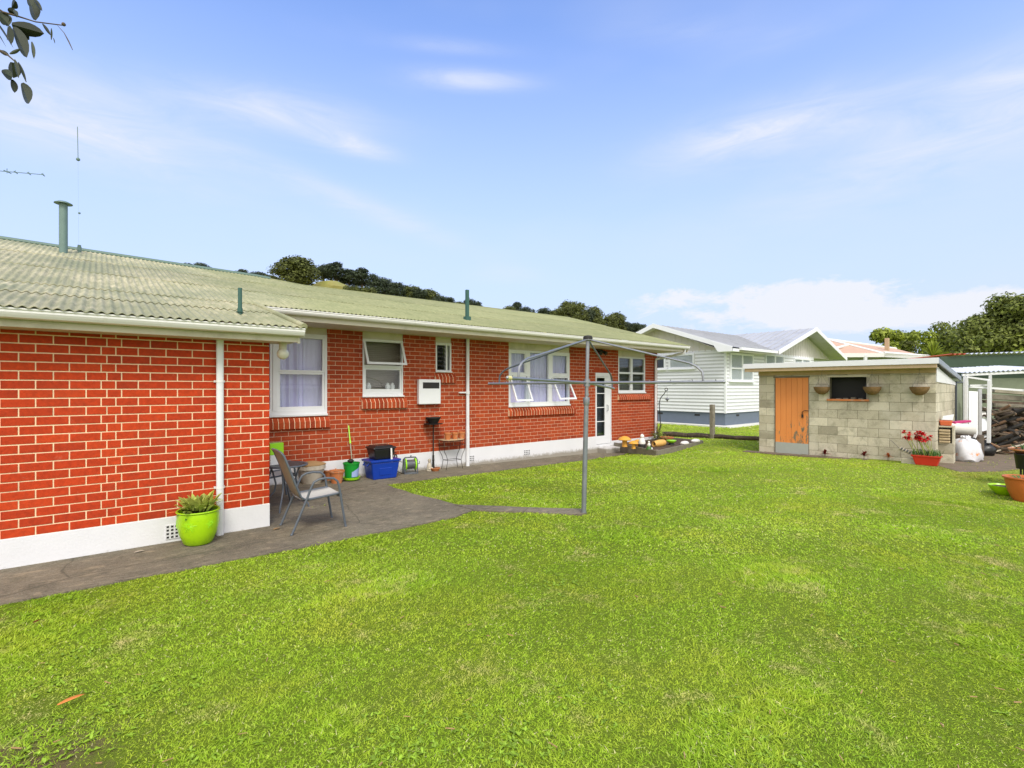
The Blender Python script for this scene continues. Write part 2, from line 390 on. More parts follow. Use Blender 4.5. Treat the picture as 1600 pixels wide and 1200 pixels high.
s1,s2,s3,s4=onG(716.5,790),onG(909,797),onG(909,806),onG(745,799)
d=(s2-s1);conc_polys.append(edge((3.93,5.62),(s3.x,s3.y),.2,.02)+[(s3.x,s3.y),(s3.x+.12,s3.y+.02),(s2.x+.1,s2.y+.05)]+edge(s2,(3.9,6.03),.2,.02)+[(3.9,6.03)])
def tri_fill(poly,name,mat,top):
    # fill with a fine grid clipped by the polygon (keeps to the slope of the ground)
    import bmesh
    bm=bmesh.new();n=len(poly)
    vs=[bm.verts.new((p[0],p[1],0)) for p in poly];bm.faces.new(vs)
    x0=min(p[0] for p in poly);x1=max(p[0] for p in poly);y0=min(p[1] for p in poly);y1=max(p[1] for p in poly)
    y=math.floor(y0/.4)*.4
    while y<y1:
        bmesh.ops.bisect_plane(bm,geom=bm.verts[:]+bm.edges[:]+bm.faces[:],plane_co=(0,y,0),plane_no=(0,1,0));y+=.4
    x=math.floor(x0)
    while x<x1:
        bmesh.ops.bisect_plane(bm,geom=bm.verts[:]+bm.edges[:]+bm.faces[:],plane_co=(x,0,0),plane_no=(1,0,0));x+=1
    r=bmesh.ops.extrude_face_region(bm,geom=bm.faces[:])
    ex=set(v for v in r['geom'] if isinstance(v,bmesh.types.BMVert))
    for v in bm.verts: v.co.z=h(v.co.x,v.co.y)+(top if v in ex else -.08)
    bmesh.ops.recalc_face_normals(bm,faces=bm.faces[:])
    me=bpy.data.meshes.new(name);bm.to_mesh(me);bm.free();me.materials.append(MT[mat])
    o=bpy.data.objects.new(name,me);COL.objects.link(o);o['kind']='structure';INV[o.name]=Matrix.Identity(4);return o
for i,(p,n_) in enumerate(zip(conc_polys,('path','patio','path','path'))): tri_fill(p,n_,'concrete',.014+.002*i)
# bare soil in front of the firewood and along the shed
dirt_poly=[tuple(onG(*q)[:2]) for q in ((1462,727),(1500,738),(1560,737),(1640,728),(1700,700),(1560,690),(1480,700))]
tri_fill(dirt_poly,'bare_soil','dirt',.006)
near_dirt=[tuple(onG(*q)[:2]) for q in ((-60,1170),(20,1155),(80,1130),(60,1160),(10,1200),(-60,1230))]
# ------------------------------------------------------------------ the shed frame of reference
ZL=785/59.9;_u=386/785.;SL=Vector((ZL*F[0]+_u*ZL*R[0],ZL*F[1]+_u*ZL*R[1],0));SD=Vector((.0542,-.99853,0));SQ=Vector((.99853,.0542,0))
def onS(x,y,off=0):
    r=ray(x,y);n=SQ;o=SL-SQ*off;t=(o.x*n.x+o.y*n.y)/(r[0]*n.x+r[1]*n.y)
    p=Vector((r[0]*t,r[1]*t,CZ+r[2]*t));return (p-SL).dot(SD),p.z,p
SANG=math.atan2(SQ.y,SQ.x)
# ------------------------------------------------------------------ grass blades (real geometry, uncountable: one stuff object)
def pip(px,py,poly):
    ins=np.zeros(len(px),bool);n=len(poly);j=n-1
    for i in range(n):
        xi,yi=poly[i];xj,yj=poly[j]
        c=((yi>py)!=(yj>py))&(px<(xj-xi)*(py-yi)/((yj-yi)+1e-12)+xi);ins^=c;j=i
    return ins
def nsm(t): t=np.clip(t,0,1);return t*t*(3-2*t)
def hn(X,Y):
    d=np.clip(.07+.0157*(X-3.9),.03,.2)*(1-np.clip((X-11.8)/2,0,1))
    return -nsm((Y-6.5)/2.95)*d+.085*nsm((X-10)/3)*nsm((5.5-Y)/2.5)*(1-nsm((X-24)/6))
bed_poly=[(11.6,9.45),(11.0,7.5),(14.15,8.0),(14.25,9.9),(12.5,10.6)]
def in_house(X,Y): return ((X<1.62)&(Y>6.5))|((X<13.8)&(Y>9.4))
def nz2(X,Y,s,seed):
    r=np.random.default_rng(seed);o=np.zeros_like(X)
    for k in range(6):
        a=r.uniform(0,6.28);fq=s*r.uniform(.6,1.7);o+=np.sin(fq*(X*math.cos(a)+Y*math.sin(a))+r.uniform(0,6.28))
    return o/6
def make_grass():
    P=[]
    for z0,z1,den,w,hh in ((1.6,3.2,21000,.0044,.016),(3.2,5,12500,.0058,.017),(5,8,4600,.0098,.02),(8,13,1300,.016,.022),(13,20,420,.03,.026),(20,34,90,.06,.035)):
        um=1.8 if z1<=5 else 1.45 if z1<=8 else 1.25
        A=um*(z1*z1-z0*z0);n=int(A*den)
        Z=np.sqrt(rng.uniform(z0*z0,z1*z1,n));u=rng.uniform(-um,um,n)
        X=Z*(F[0]+u*R[0]);Y=Z*(F[1]+u*R[1])
        k=~in_house(X,Y)
        for p in conc_polys:
            j=rng.normal(0,.018,n);k&=~pip(X+j,Y-j*.5,p)
        k&=~pip(X,Y,bed_poly)
        s=(X-SL.x)*SD.x+(Y-SL.y)*SD.y;q=(X-SL.x)*SQ.x+(Y-SL.y)*SQ.y
        k&=~((s>-.1)&(s<3.9)&(q>-.32+rng.normal(0,.03,n))&(q<3.2))
        k&=~(pip(X,Y,dirt_poly)&(rng.random(n)<.93))
        k&=~((X>20.5)&(Y>10.6))
        # thin worn patches
        t=nz2(X,Y,2.3,3)+.5*nz2(X,Y,6.1,4)
        wear=nsm((.75+.5*nz2(X,Y,6.5,41)-np.hypot(X+.42,Y-2.95))/.5)*.8*nsm((nz2(X,Y,9,42)+.35)/.4)+nsm((t-.45)/.3)*.25
        k&=rng.random(n)>wear
        X,Y=X[k],Y[k];m=len(X)
        P.append((X,Y,np.full(m,w)*rng.uniform(.6,1.5,m),hh*.88*rng.uniform(.35,1.3,m)*(1+.3*nz2(X,Y,5,8)+.45*nz2(X,Y,45,9))*np.where((nz2(X,Y,3.1,51)>.38),1.7,1)))
    X=np.concatenate([p[0] for p in P]);Y=np.concatenate([p[1] for p in P]);W=np.concatenate([p[2] for p in P]);H=np.concatenate([p[3] for p in P])
    n=len(X);z=hn(X,Y)-.004
    a=rng.uniform(0,2*PI,n);b=rng.uniform(0,2*PI,n)+0;b=4*nz2(X,Y,1.6,11)+rng.normal(0,1.5,n)
    lean=rng.uniform(.6,2.6,n)
    wx,wy=np.cos(a)*W/2,np.sin(a)*W/2;lx,ly=np.cos(b)*H*lean,np.sin(b)*H*lean
    H2=H/np.sqrt(1+.25*lean**2)
    V=np.zeros((n,5,3))
    V[:,0]=np.c_[X-wx,Y-wy,z];V[:,1]=np.c_[X+wx,Y+wy,z]
    V[:,2]=np.c_[X-wx*.9+lx*.35,Y-wy*.9+ly*.35,z+H2*.62];V[:,3]=np.c_[X+wx*.9+lx*.35,Y+wy*.9+ly*.35,z+H2*.62]
    V[:,4]=np.c_[X+lx,Y+ly,z+H2]
    base=np.arange(n)*5
    L=np.empty((n,7),np.int32)
    for i,q in enumerate((0,1,3,2,2,3,4)): L[:,i]=base+q
    me=bpy.data.meshes.new('grass');me.vertices.add(n*5);me.loops.add(n*7);me.polygons.add(n*2)
    me.vertices.foreach_set('co',V.astype(np.float32).ravel());me.loops.foreach_set('vertex_index',L.ravel())
    st=np.empty((n,2),np.int32);st[:,0]=np.arange(n)*7;st[:,1]=st[:,0]+4;me.polygons.foreach_set('loop_start',st.ravel())
    me.update(calc_edges=True);me.validate()
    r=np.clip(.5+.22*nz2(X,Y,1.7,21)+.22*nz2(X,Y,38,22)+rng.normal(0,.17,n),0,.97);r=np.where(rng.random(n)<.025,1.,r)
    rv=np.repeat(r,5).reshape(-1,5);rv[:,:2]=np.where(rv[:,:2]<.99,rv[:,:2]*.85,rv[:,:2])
    at=me.attributes.new('rnd','FLOAT','POINT');at.data.foreach_set('value',np.ascontiguousarray(rv).ravel().astype(np.float32))
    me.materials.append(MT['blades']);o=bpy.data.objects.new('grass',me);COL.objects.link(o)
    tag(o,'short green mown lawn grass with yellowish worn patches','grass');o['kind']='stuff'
make_grass()
# ------------------------------------------------------------------ the brick house
house=thing('brick_house','long single-storey red brick house with white foundation and green corrugated roof','house',(0,8,0))
def joints(start,x0,x1,step=.24):
    a=[];k=math.floor((x0-start)/step);x=start+k*step
    while x<x1+step: a.append(x);x+=step
    return a
def brickface(br,mapf,x0,x1,z0,z1,pitch,ja,jb,opens=(),first=0,joint=.0105):
    i=0;z=z0
    while z<z1-.015:
        zt=min(z+pitch,z1);J=(ja if (i+first)%2==0 else jb)
        zc=(z+zt)/2
        for a,b in zip(J[:-1],J[1:]):
            a+=joint/2;b-=joint/2;a=max(a,x0);b=min(b,x1)
            if b-a<.012: continue
            segs=[(a,b)]
            for (ox0,ox1,oz0,oz1) in opens:
                if oz0<zc<oz1:
                    ns=[]
                    for p,q in segs:
                        if q<=ox0 or p>=ox1: ns.append((p,q))
                        else:
                            if p<ox0-.012: ns.append((p,ox0))
                            if q>ox1+.012: ns.append((ox1,q))
                    segs=ns
            for p,q in segs:
                t=random.uniform(-.0012,.0012);r=cl(random.gauss(.5,.22))
                v=[mapf(p,0+t,z+joint*.2),mapf(q,0+t,z+joint*.2),mapf(p,.012,z+joint*.2),mapf(q,.012,z+joint*.2),
                   mapf(p,0+t,zt-joint*.8),mapf(q,0+t,zt-joint*.8),mapf(p,.012,zt-joint*.8),mapf(q,.012,zt-joint*.8)]
                br.hexa(v,r)
        z+=pitch;i+=1
def facewall(mb,mapf,x0,x1,z0,z1,opens,dep0,dep1=.11):
    xs=sorted({x0,x1}|{cl(v,x0,x1) for o in opens for v in o[:2]});zs=sorted({z0,z1}|{cl(v,z0,z1) for o in opens for v in o[2:]})
    for a,b in zip(xs[:-1],xs[1:]):
        for c,d in zip(zs[:-1],zs[1:]):
            if any(o[0]<(a+b)/2<o[1] and o[2]<(c+d)/2<o[3] for o in opens): continue
            mb.hexa([mapf(a,dep0,c),mapf(b,dep0,c),mapf(a,dep1,c),mapf(b,dep1,c),mapf(a,dep0,d),mapf(b,dep0,d),mapf(a,dep1,d),mapf(b,dep1,d)],.5)
# wing front wall
XC=1.586
wf=lambda s,d,z:(s,WY+d,z)
a0=XY(134.5,WY);a1=XY(167,WY);a2=XY(190,WY);b0=XY(158,WY);b1=XY(181,WY);b2=XY(216,WY)
JA=[a0-.24*k for k in range(26,-1,-1)]+[a1,a2]+[a2+.24*k for k in range(1,9)]
JB=[b0-.24*k for k in range(26,-1,-1)]+[b1,b2]+[b2+.24*k for k in range(1,9)]
br=MB();brickface(br,wf,-5,XC,.287,2.24,.0862,JB,JA)
# wing end wall facing the patio
we=lambda s,d,z:(XC-d,s,z)
brickface(br,we,WY,MY,.287,2.36,.0862,joints(WY,WY,MY),joints(WY+.12,WY,MY))
br.build('wall','brick_red',house,bevel=.002,bseg=1)
mo=MB();facewall(mo,wf,-5,XC-.005,.28,2.27,[],.0045);facewall(mo,we,WY+.12,MY,.28,2.36,[],.0045);mo.build('mortar','mortar',house)
pl=MB();pl.box(-5,XC+.004,WY-.006,WY+.12,-.15,.285);pl.box(XC-.12,XC+.004,WY+.122,MY,-.2,.285)
pl.build('foundation','plinth',house,bevel=.006)
# main front wall
OP=[(1.70,3.295,1.165,2.78),(3.985,4.855,1.485,2.78),(5.63,6.03,2.01,2.78),(7.667,9.775,1.205,2.78),(10.815,11.505,.03,2.10),(11.821,13.135,1.51,2.78)]
mf=lambda s,d,z:(s,MY+d,z)
br=MB();brickface(br,mf,XC,13.775,.303,2.78,.0855,joints(3.33,XC,14),joints(3.45,XC,14),OP,joint=.009)
brickface(br,mf,11.51,13.775,.132,.303,.0855,joints(3.33,XC,14),joints(3.45,XC,14),joint=.009)
me_=lambda s,d,z:(13.775-d,s,z)
brickface(br,me_,MY,17.5,.303,2.78,.0855,joints(MY,MY,18),joints(MY+.12,MY,18))
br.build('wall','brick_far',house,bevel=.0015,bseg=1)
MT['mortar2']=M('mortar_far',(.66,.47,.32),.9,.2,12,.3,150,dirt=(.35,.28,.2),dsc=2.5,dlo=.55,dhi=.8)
mo=MB();facewall(mo,mf,XC,13.77,.295,2.80,OP,.0045);facewall(mo,mf,11.512,13.77,.12,.294,[],.0045);facewall(mo,me_,MY+.12,17.5,.295,2.8,[],.0045)
mo.prism([(MY+.1,2.8),(17.5,2.8),(13.5,4.2)],'x',13.67,13.77)
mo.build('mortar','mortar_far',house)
pl=MB();facewall(pl,mf,XC,11.51,-.45,.30,[(10.815,11.505,.03,.5)],-.008);facewall(pl,mf,11.511,13.785,-.45,.13,[],-.008);pl.box(13.66,13.785,MY+.115,17.5,-.45,.30);pl.build('foundation','plinth',house,bevel=.004)
bk=MB();bk.box(-5,13.6,17.4,17.6,-.3,2.8);bk.box(-5.1,-5,WY,17.5,-.3,2.4);bk.box(-4.9,13.5,14,14.1,-.2,2.75);bk.box(-4.9,13.5,MY+.15,14,.3,.34);bk.build('inner_wall','room',house)
# --- roof
def corr(mb,x0,x1,p0,p1,amp=.009,wl=.076,zf=None,phase=0,rows=3,thick=.006,r=None):
    n=int((x1-x0)/wl*8);vs=[];fs=[]
    rr=[]
    for k in range(rows+1):
        t=k/rows;y=p0[0]+(p1[0]-p0[0])*t
        for i in range(n+1):
            x=x0+(x1-x0)*i/n;z=p0[1]+(p1[1]-p0[1])*t+amp*math.sin(2*PI*(x/wl)+phase)
            if zf: z+=zf(x)*t
            vs.append((x,y,z));rr.append(.5+.5*math.sin(math.floor(x/.8)*12.9898+p0[0]*3)*.9)
    o=len(mb.v)
    W=n+1
    for k in range(rows):
        for i in range(n): fs.append((k*W+i,k*W+i+1,(k+1)*W+i+1,(k+1)*W+i))
    m=len(vs)
    # lower lip for a visible sheet edge
    for i in range(W): vs.append((vs[i][0],vs[i][1],vs[i][2]-thick));rr.append(rr[i])
    for i in range(n): fs.append((m+i,m+i+1,i+1,i))
    mb.v+=vs;mb.f+=[tuple(q+o for q in a) for a in fs];mb.r+=rr
VX=1.865;MXE=14.0
def ridge_z(x):
    if x<2.97: return 4.505-.0215*(x+1.45)
    if x<4.1: return 4.41-.07*(x-2.97)
    return 4.33+.004*(x-4.1)
y0,z0_=8.44,2.955
def slope_pts(k): # k 0..3 across the upper roof
    t=k;return (y0+(13.53-y0)*t)
def zf_row(t0,t1): return None
rf=MB()
corr(rf,-5,VX,(6.06,2.385),(7.45,2.385+1.39*.235),amp=.0095)
corr(rf,-5,VX,(7.30,2.385+1.24*.235+.012),(8.62,2.385+2.56*.235+.004),amp=.0095)
rf.build('roof','roof_lichen',house,smooth=True)
def upper(x0,x1,mat):
    rf=MB();ts=[0,.34,.67,1.0]
    for a,b in zip(ts[:-1],ts[1:]):
        n=int((x1-x0)/.076*8);W=n+1;vs=[];rr=[];fs=[]
        a2=a-.02 if a>0 else a;rows=2
        for k in range(rows+1):
            t=a2+(b-a2)*k/rows
            for i in range(W):
                x=x0+(x1-x0)*i/n;rz=ridge_z(x);lo=z0_ if x>VX else 2.962
                z=lo+(rz-lo)*t+.009*math.sin(2*PI*x/.076)+(.010*(1-k/rows) if a>0 else 0)
                vs.append((x,y0+(13.53-y0)*t+.006*math.sin(x*7+a*9),z));rr.append(.5+.45*math.sin(math.floor(x/.8)*12.9898+a*31))
        for k in range(rows):
            for i in range(n): fs.append((k*W+i,k*W+i+1,(k+1)*W+i+1,(k+1)*W+i))
        m=len(vs)
        for i in range(W): vs.append((vs[i][0],vs[i][1],vs[i][2]-.009));rr.append(rr[i])
        for i in range(n): fs.append((m+i,m+i+1,i+1,i))
        o=len(rf.v);rf.v+=vs;rf.r+=rr;rf.f+=[tuple(q+o for q in g) for g in fs]
    return rf
upper(-5,3.4,'l').build('roof','roof_lichen',house,smooth=True)
upper(3.4,MXE,'g').build('roof','roof_green',house,smooth=True)
bkr=MB();bkr.add([(-5,13.53,4.5),(2.97,13.53,4.4),(4.1,13.53,4.32),(MXE,13.53,4.36),(MXE,18.2,3.0),(4.1,18.2,3.0),(2.97,18.2,3.0),(-5,18.2,3.0)],[(0,1,6,7),(1,2,5,6),(2,3,4,5)],.5)
bkr.build('roof','roof_green',house)
rc=MB();rc.tube([(x,13.53,ridge_z(x)+.0) for x in (-5,-1.45,1,2.97,3.3)],.055,8);rc.build('ridge_cap','ridge_green',house,smooth=True)
rc=MB();rc.tube([(x,13.53,ridge_z(x)-.02) for x in (3.3,4.1,8,MXE)],.045,8);rc.build('ridge_cap','roof_green',house,smooth=True)
vc=MB();vc.tube([(VX-.01,6.075,2.395),(VX-.01,8.46,2.395+2.385*.235)],.036,10);vc.build('verge_cap','roof_lichen',house,smooth=True)
# fascia, soffit, barge boards
fa=MB();fa.box(-5,VX-.02,6.205,6.235,2.214,2.37);fa.box(XC+.02,MXE,8.545,8.575,2.765,2.93)
fa.hexa([(VX-.05,6.2,2.2),(VX-.02,6.2,2.2),(VX-.05,8.5,2.2+2.3*.235),(VX-.02,8.5,2.2+2.3*.235),(VX-.05,6.2,2.36),(VX-.02,6.2,2.36),(VX-.05,8.5,2.36+2.3*.235),(VX-.02,8.5,2.36+2.3*.235)])
fa.hexa([(MXE-.03,8.5,2.76),(MXE,8.5,2.76),(MXE-.03,13.5,4.19),(MXE,13.5,4.19),(MXE-.03,8.5,2.94),(MXE,8.5,2.94),(MXE-.03,13.5,4.32),(MXE,13.5,4.32)])
fa.build('fascia','cream',house,bevel=.003)
so=MB();so.box(-5,VX-.055,6.24,6.64,2.216,2.226);so.box(XC+.02,MXE-.035,8.58,MY+.005,2.781,2.791);so.hexa([(XC+.01,6.65,2.22),(VX-.055,6.65,2.22),(XC+.01,8.5,2.65),(VX-.055,8.5,2.65),(XC+.01,6.65,2.23),(VX-.055,6.65,2.23),(XC+.01,8.5,2.66),(VX-.055,8.5,2.66)])
so.build('soffit','soffit',house)
def gutter(x0,x1,yf,zt,hh=.085,d=.115,name='gutter'):
    g=MB();p=[(yf,zt),(yf-.012,zt),(yf-.012,zt-.014),(yf-.004,zt-.022),(yf-.004,zt-.04),(yf+.006,zt-.06),(yf+.02,zt-hh+.008),(yf+.035,zt-hh),(yf+d,zt-hh),(yf+d,zt-hh+.01),(yf+.04,zt-hh+.01),(yf+.02,zt-.05),(yf+.008,zt-.03)]
    g.prism(p,'x',x0,x1);g.prism([(yf-.006,zt-.004),(yf+d,zt-.004),(yf+d,zt-hh),(yf+.03,zt-hh)],'x',x1-.006,x1+.004)
    return g
gutter(-5,VX+.0,6.085,2.372,.09).build('gutter','white_gut',house)
gutter(XC+.0-.02,MXE,8.43,2.935,.085).build('gutter','white_gut',house)
# cream panels above the windows
for (a,b,c) in ((1.70,3.295,2.66),(3.985,4.855,2.64),(5.63,6.03,2.655),(7.667,9.775,2.605),(11.821,13.135,2.60)):
    cp=MB();cp.box(a,b,MY+.02,MY+.05,c,2.782);cp.build('head_panel','cream',house)
# --- windows: a frame, with sashes, panes and curtains as sub-parts
def rectframe(mb,x0,x1,z0,z1,y0,y1,w,wb=None,wt=None):
    wb=wb or w;wt=wt or w
    mb.box(x0,x0+w,y0,y1,z0+wb,z1-wt);mb.box(x1-w,x1,y0,y1,z0+wb,z1-wt);mb.box(x0,x1,y0-.001,y1,z0,z0+wb);mb.box(x0,x1,y0-.001,y1,z1-wt,z1)
def curtain(mb,x0,x1,z0,z1,y,amp=.03,fr=38):
    n=max(8,int((x1-x0)/.012));vs=[]
    for i in range(n+1):
        x=x0+(x1-x0)*i/n
        yy=y+amp*(math.sin(x*fr+1.3*math.sin(x*9))+.4*math.sin(x*fr*2.3))
        vs+=[(x,yy,z0),(x,yy*1.0,z1)]
    mb.add(vs,[(2*i,2*i+2,2*i+3,2*i+1) for i in range(n)],.5)
def pane(p,x0,x1,z0,z1,y,mat='glass'):
    m=MB();m.box(x0,x1,y,y+.004,z0,z1);m.build('pane',mat,p)
def sash_open(p,x0,x1,z0,z1,ang,w=.045,mat='glass',y=MY+.012):
    ca,sa=math.cos(ang),math.sin(ang);hg=z1
    def T(x,yy,z): dz=z-hg;return (x,y+yy*ca+dz*sa*1.0,hg+dz*ca-yy*sa*0)
    def bx(a,b,c,d,m,y0=0,y1=.035):
        m.hexa([T(a,y0,c),T(b,y0,c),T(a,y1,c),T(b,y1,c),T(a,y0,d),T(b,y0,d),T(a,y1,d),T(b,y1,d)])
    m=MB();bx(x0,x0+w,z0,z1,m);bx(x1-w,x1,z0,z1,m);bx(x0+w,x1-w,z0,z0+w*1.1,m);bx(x0+w,x1-w,z1-w,z1,m);s=m.build('sash','white',p,bevel=.002)
    m=MB();bx(x0+w,x1-w,z0+w*1.1,z1-w,m,.014,.018);m.build('pane',mat,s)
def sillbricks(x0,x1,z,n,dz=.225,dr=.105,pj=.062):
    m=MB();w=(x1-x0)/n
    for i in range(n):
        a=x0+i*w+.005;b=x0+(i+1)*w-.005;r=random.random()
        m.hexa([(a,MY-pj,z-dz),(b,MY-pj,z-dz),(a,MY+.03,z-dz),(b,MY+.03,z-dz),(a,MY-pj,z-dr),(b,MY-pj,z-dr),(a,MY+.03,z+.01),(b,MY+.03,z+.01)],r)
    m.build('sill','brick_far',house,bevel=.003,bseg=1)
    m=MB();q=pj-.004;m.hexa([(x0+.003,MY-q,z-dz+.004),(x1-.003,MY-q,z-dz+.004),(x0+.003,MY+.03,z-dz+.004),(x1-.003,MY+.03,z-dz+.004),(x0+.003,MY-q,z-dr-.003),(x1-.003,MY-q,z-dr-.003),(x0+.003,MY+.03,z+.006),(x1-.003,MY+.03,z+.006)]);m.build('sill_mortar','mortar',house)
FY0,FY1=MY+.0,MY+.07
# window 1 (big sash pair beside the wing)
w=MB();rectframe(w,1.70,3.295,1.165,2.66,FY0,FY1,.045,.10,.045);w.box(2.35,2.43,FY0,FY1,1.265,2.615)
w.box(1.68,3.30,MY-.03,MY+.0,1.160,1.20);w1=w.build('window','white',house,bevel=.003)
for c,d in ((1.96,2.615),(1.265,1.96)):
    w=MB();rectframe(w,2.43,3.25,c,d,FY0+.015-(.01 if c>1.5 else 0),FY1-.01,.042,.07 if c<1.5 else .035);w.build('sash','white',w1,bevel=.003)
w=MB();rectframe(w,1.745,2.35,1.265,2.615,FY0+.015,FY1-.01,.042);w.build('sash','white',w1,bevel=.003)
pane(w1,1.77,3.22,1.26,2.62,FY1-.03)
m=MB();curtain(m,1.75,2.9,1.2,2.64,MY+.14,.036,40);m.build('curtain','sheer',w1,smooth=True);m=MB();curtain(m,2.84,3.25,1.2,2.64,MY+.15,.01,30);m.build('curtain','sheer',w1,smooth=True)
# window 2 (toilet/bath, awning sash open over a fixed pane)
w=MB();rectframe(w,3.985,4.855,1.485,2.64,FY0,FY1,.035,.09,.04);w.box(4.02,4.82,FY0-.003,FY1,2.07,2.125);w.box(3.975,4.87,MY-.03,MY,1.49,1.52);w2=w.build('window','white',house,bevel=.003)
w=MB();rectframe(w,4.02,4.82,1.575,2.07,FY0+.012,FY1-.01,.035,.075);w.build('sash','white',w2)
pane(w2,4.05,4.79,1.62,2.05,FY1-.03,'glass');sash_open(w2,3.995,4.845,2.09,2.63,.42,mat='glass')
m=MB()
for i in range(34): m.hexa([(3.9,MY+.30,1.4+i*.04),(4.95,MY+.30,1.4+i*.04),(3.9,MY+.335,1.41+i*.04),(4.95,MY+.335,1.41+i*.04),(3.9,MY+.30,1.435+i*.04),(4.95,MY+.30,1.435+i*.04),(3.9,MY+.335,1.445+i*.04),(4.95,MY+.335,1.445+i*.04)])
m.build('blind','blind_tan',w2)
m=MB();m.box(4.0,4.85,MY+.072,MY+.28,1.60,1.645);m.build('ledge','white',w2)
# louvre window
w=MB();rectframe(w,5.63,6.03,2.01,2.655,FY0,FY1,.035,.05,.05);w.box(5.89,5.93,FY0,FY1,2.05,2.62);w.box(5.62,6.04,MY-.03,MY,2.01,2.035);w3=w.build('window','white',house,bevel=.003)
w=MB()
for i in range(6):
    z=2.09+i*.095;w.hexa([(5.67,MY+.0,z-.02),(5.885,MY+.0,z-.02),(5.67,MY+.06,z+.055),(5.885,MY+.06,z+.055),(5.67,MY+.0,z-.014),(5.885,MY+.0,z-.014),(5.67,MY+.06,z+.061),(5.885,MY+.06,z+.061)])
w.build('louvre','glass_dark',w3)
m=MB();m.box(5.6,6.0,MY+.3,MY+.32,1.95,2.7);m.build('blind','dark_in',w3)
# window 4 (three lights, two awning sashes open)
w=MB();rectframe(w,7.667,9.775,1.205,2.605,FY0,FY1,.06,.11,.05)
for a,b in ((8.225,8.36),(8.99,9.125)): w.box(a,b,FY0-.002,FY1,1.3,2.56)
w.box(7.72,8.23,FY0-.001,FY1,1.965,2.02);w.box(9.12,9.72,FY0-.001,FY1,1.965,2.02);w.box(7.655,9.79,MY-.03,MY,1.2,1.235);w4=w.build('window','white',house,bevel=.003)
for a,b in ((7.725,8.225),(9.125,9.715)): w=MB();rectframe(w,a,b,2.02,2.555,FY0+.015,FY1-.01,.035);w.build('sash','white',w4)
pane(w4,7.76,8.19,2.05,2.52,FY1-.03);pane(w4,9.16,9.68,2.05,2.52,FY1-.03);pane(w4,8.36,8.99,1.315,2.555,FY1-.03)
sash_open(w4,7.70,8.24,1.29,1.97,.42);sash_open(w4,9.11,9.73,1.29,1.97,.5)
m=MB();curtain(m,7.68,9.76,1.25,2.6,MY+.12,.022,44);m.build('curtain','sheer',w4,smooth=True)
# window 5
w=MB();rectframe(w,11.821,13.135,1.51,2.60,FY0,FY1,.05,.09,.045);w.box(12.40,12.51,FY0-.002,FY1,1.59,2.56);w.box(11.86,13.09,FY0-.003,FY1,2.085,2.14);w.box(11.81,13.15,MY-.03,MY,1.505,1.54);w5=w.build('window','white',house,bevel=.003)
for a,b in ((11.87,12.40),(12.51,13.085)):
    for c,d in ((1.6,2.085),(2.14,2.555)): pane(w5,a,b,c,d,FY1-.03,'glass_dark')
m=MB()
for i in range(22): m.box(11.85,13.1,MY+.14,MY+.155,1.62+i*.045,1.64+i*.045)
m.build('blind','grey_curtain',w5)
sillbricks(1.62,3.33,1.165,19);sillbricks(3.96,4.93,1.487,11);sillbricks(5.60,6.125,2.008,6);sillbricks(7.64,9.96,1.205,26);sillbricks(11.79,13.4,1.51,17,.2)
# back door with four lights in its upper part
d=MB();rectframe(d,10.815,11.505,.03,2.10,MY-.004,MY+.07,.035,.03,.11);dr=d.build('door_frame','white',house,bevel=.003)
d=MB();d.box(11.235,11.465,MY+.01,MY+.05,.07,1.985);d.box(10.855,10.885,MY+.01,MY+.05,.07,1.985);d.box(10.885,11.235,MY+.01,MY+.05,.07,.30);d.box(10.885,11.235,MY+.01,MY+.05,1.955,1.985)
for z in (.70,1.10,1.50): d.box(10.885,11.235,MY+.012,MY+.045,z,z+.022)
dd=d.build('door','white',dr,bevel=.002);m=MB();m.box(10.885,11.235,MY+.03,MY+.034,.3,1.955);m.build('pane','glass_dark',dr)
m=MB();m.tube([(11.31,MY+.005,1.0),(11.31,MY-.045,1.02),(11.31,MY-.045,1.16),(11.31,MY+.005,1.18)],.009);m.build('handle','steel',dr,smooth=True)
m=MB();m.box(10.83,11.45,MY+.2,MY+.22,.25,2.1);m.build('curtain','slate_blue',dr)
m=MB()
for i in range(10):
    a=10.74+i*.084;m.box(a,a+.077,MY-.012,MY+.03,2.105,2.2)
m.build('lintel','brick_far',house,bevel=.006)
# meter box, vents, downpipes, vents on the roof, lamps
m=MB();m.box(5.17,5.70,MY-.10,MY+.0,1.325,1.853);mx=m.build('meter_box','white',house,bevel=.015)
m=MB();m.box(5.26,5.66,MY-.106,MY-.098,1.66,1.79);m.build('meter_window','black_plastic',mx,bevel=.004)
m=MB();m.box(5.275,5.46,MY-.108,MY-.104,1.675,1.75);m.build('meter_dial','black_matte',mx)
def airvent(x0,x1,z0,z1,Y,nx,nz):
    m=MB();m.box(x0,x1,Y-.016,Y-.006,z0,z1);v=m.build('air_vent','plinth',house)
    m=MB();w=(x1-x0)/nx;hh=(z1-z0)/nz
    for i in range(nx):
        for j in range(nz): m.box(x0+(i+.22)*w,x0+(i+.78)*w,Y-.0175,Y-.015,z0+(j+.22)*hh,z0+(j+.78)*hh)
    m.build('grille','dark_in',v)
airvent(.55,.71,.05,.2,WY,4,4);airvent(6.46,6.64,.0,.13,MY,4,3);airvent(8.14,8.34,.0,.13,MY,4,3)
m=MB();m.lathe([(.038,-.03),(.038,2.215),(.045,2.216),(.075,2.24),(.15,2.275),(.17,2.29),(.0,2.29)],(1.055,WY-.055,0),18,sy=.62);m.build('downpipe','white',house,smooth=True)
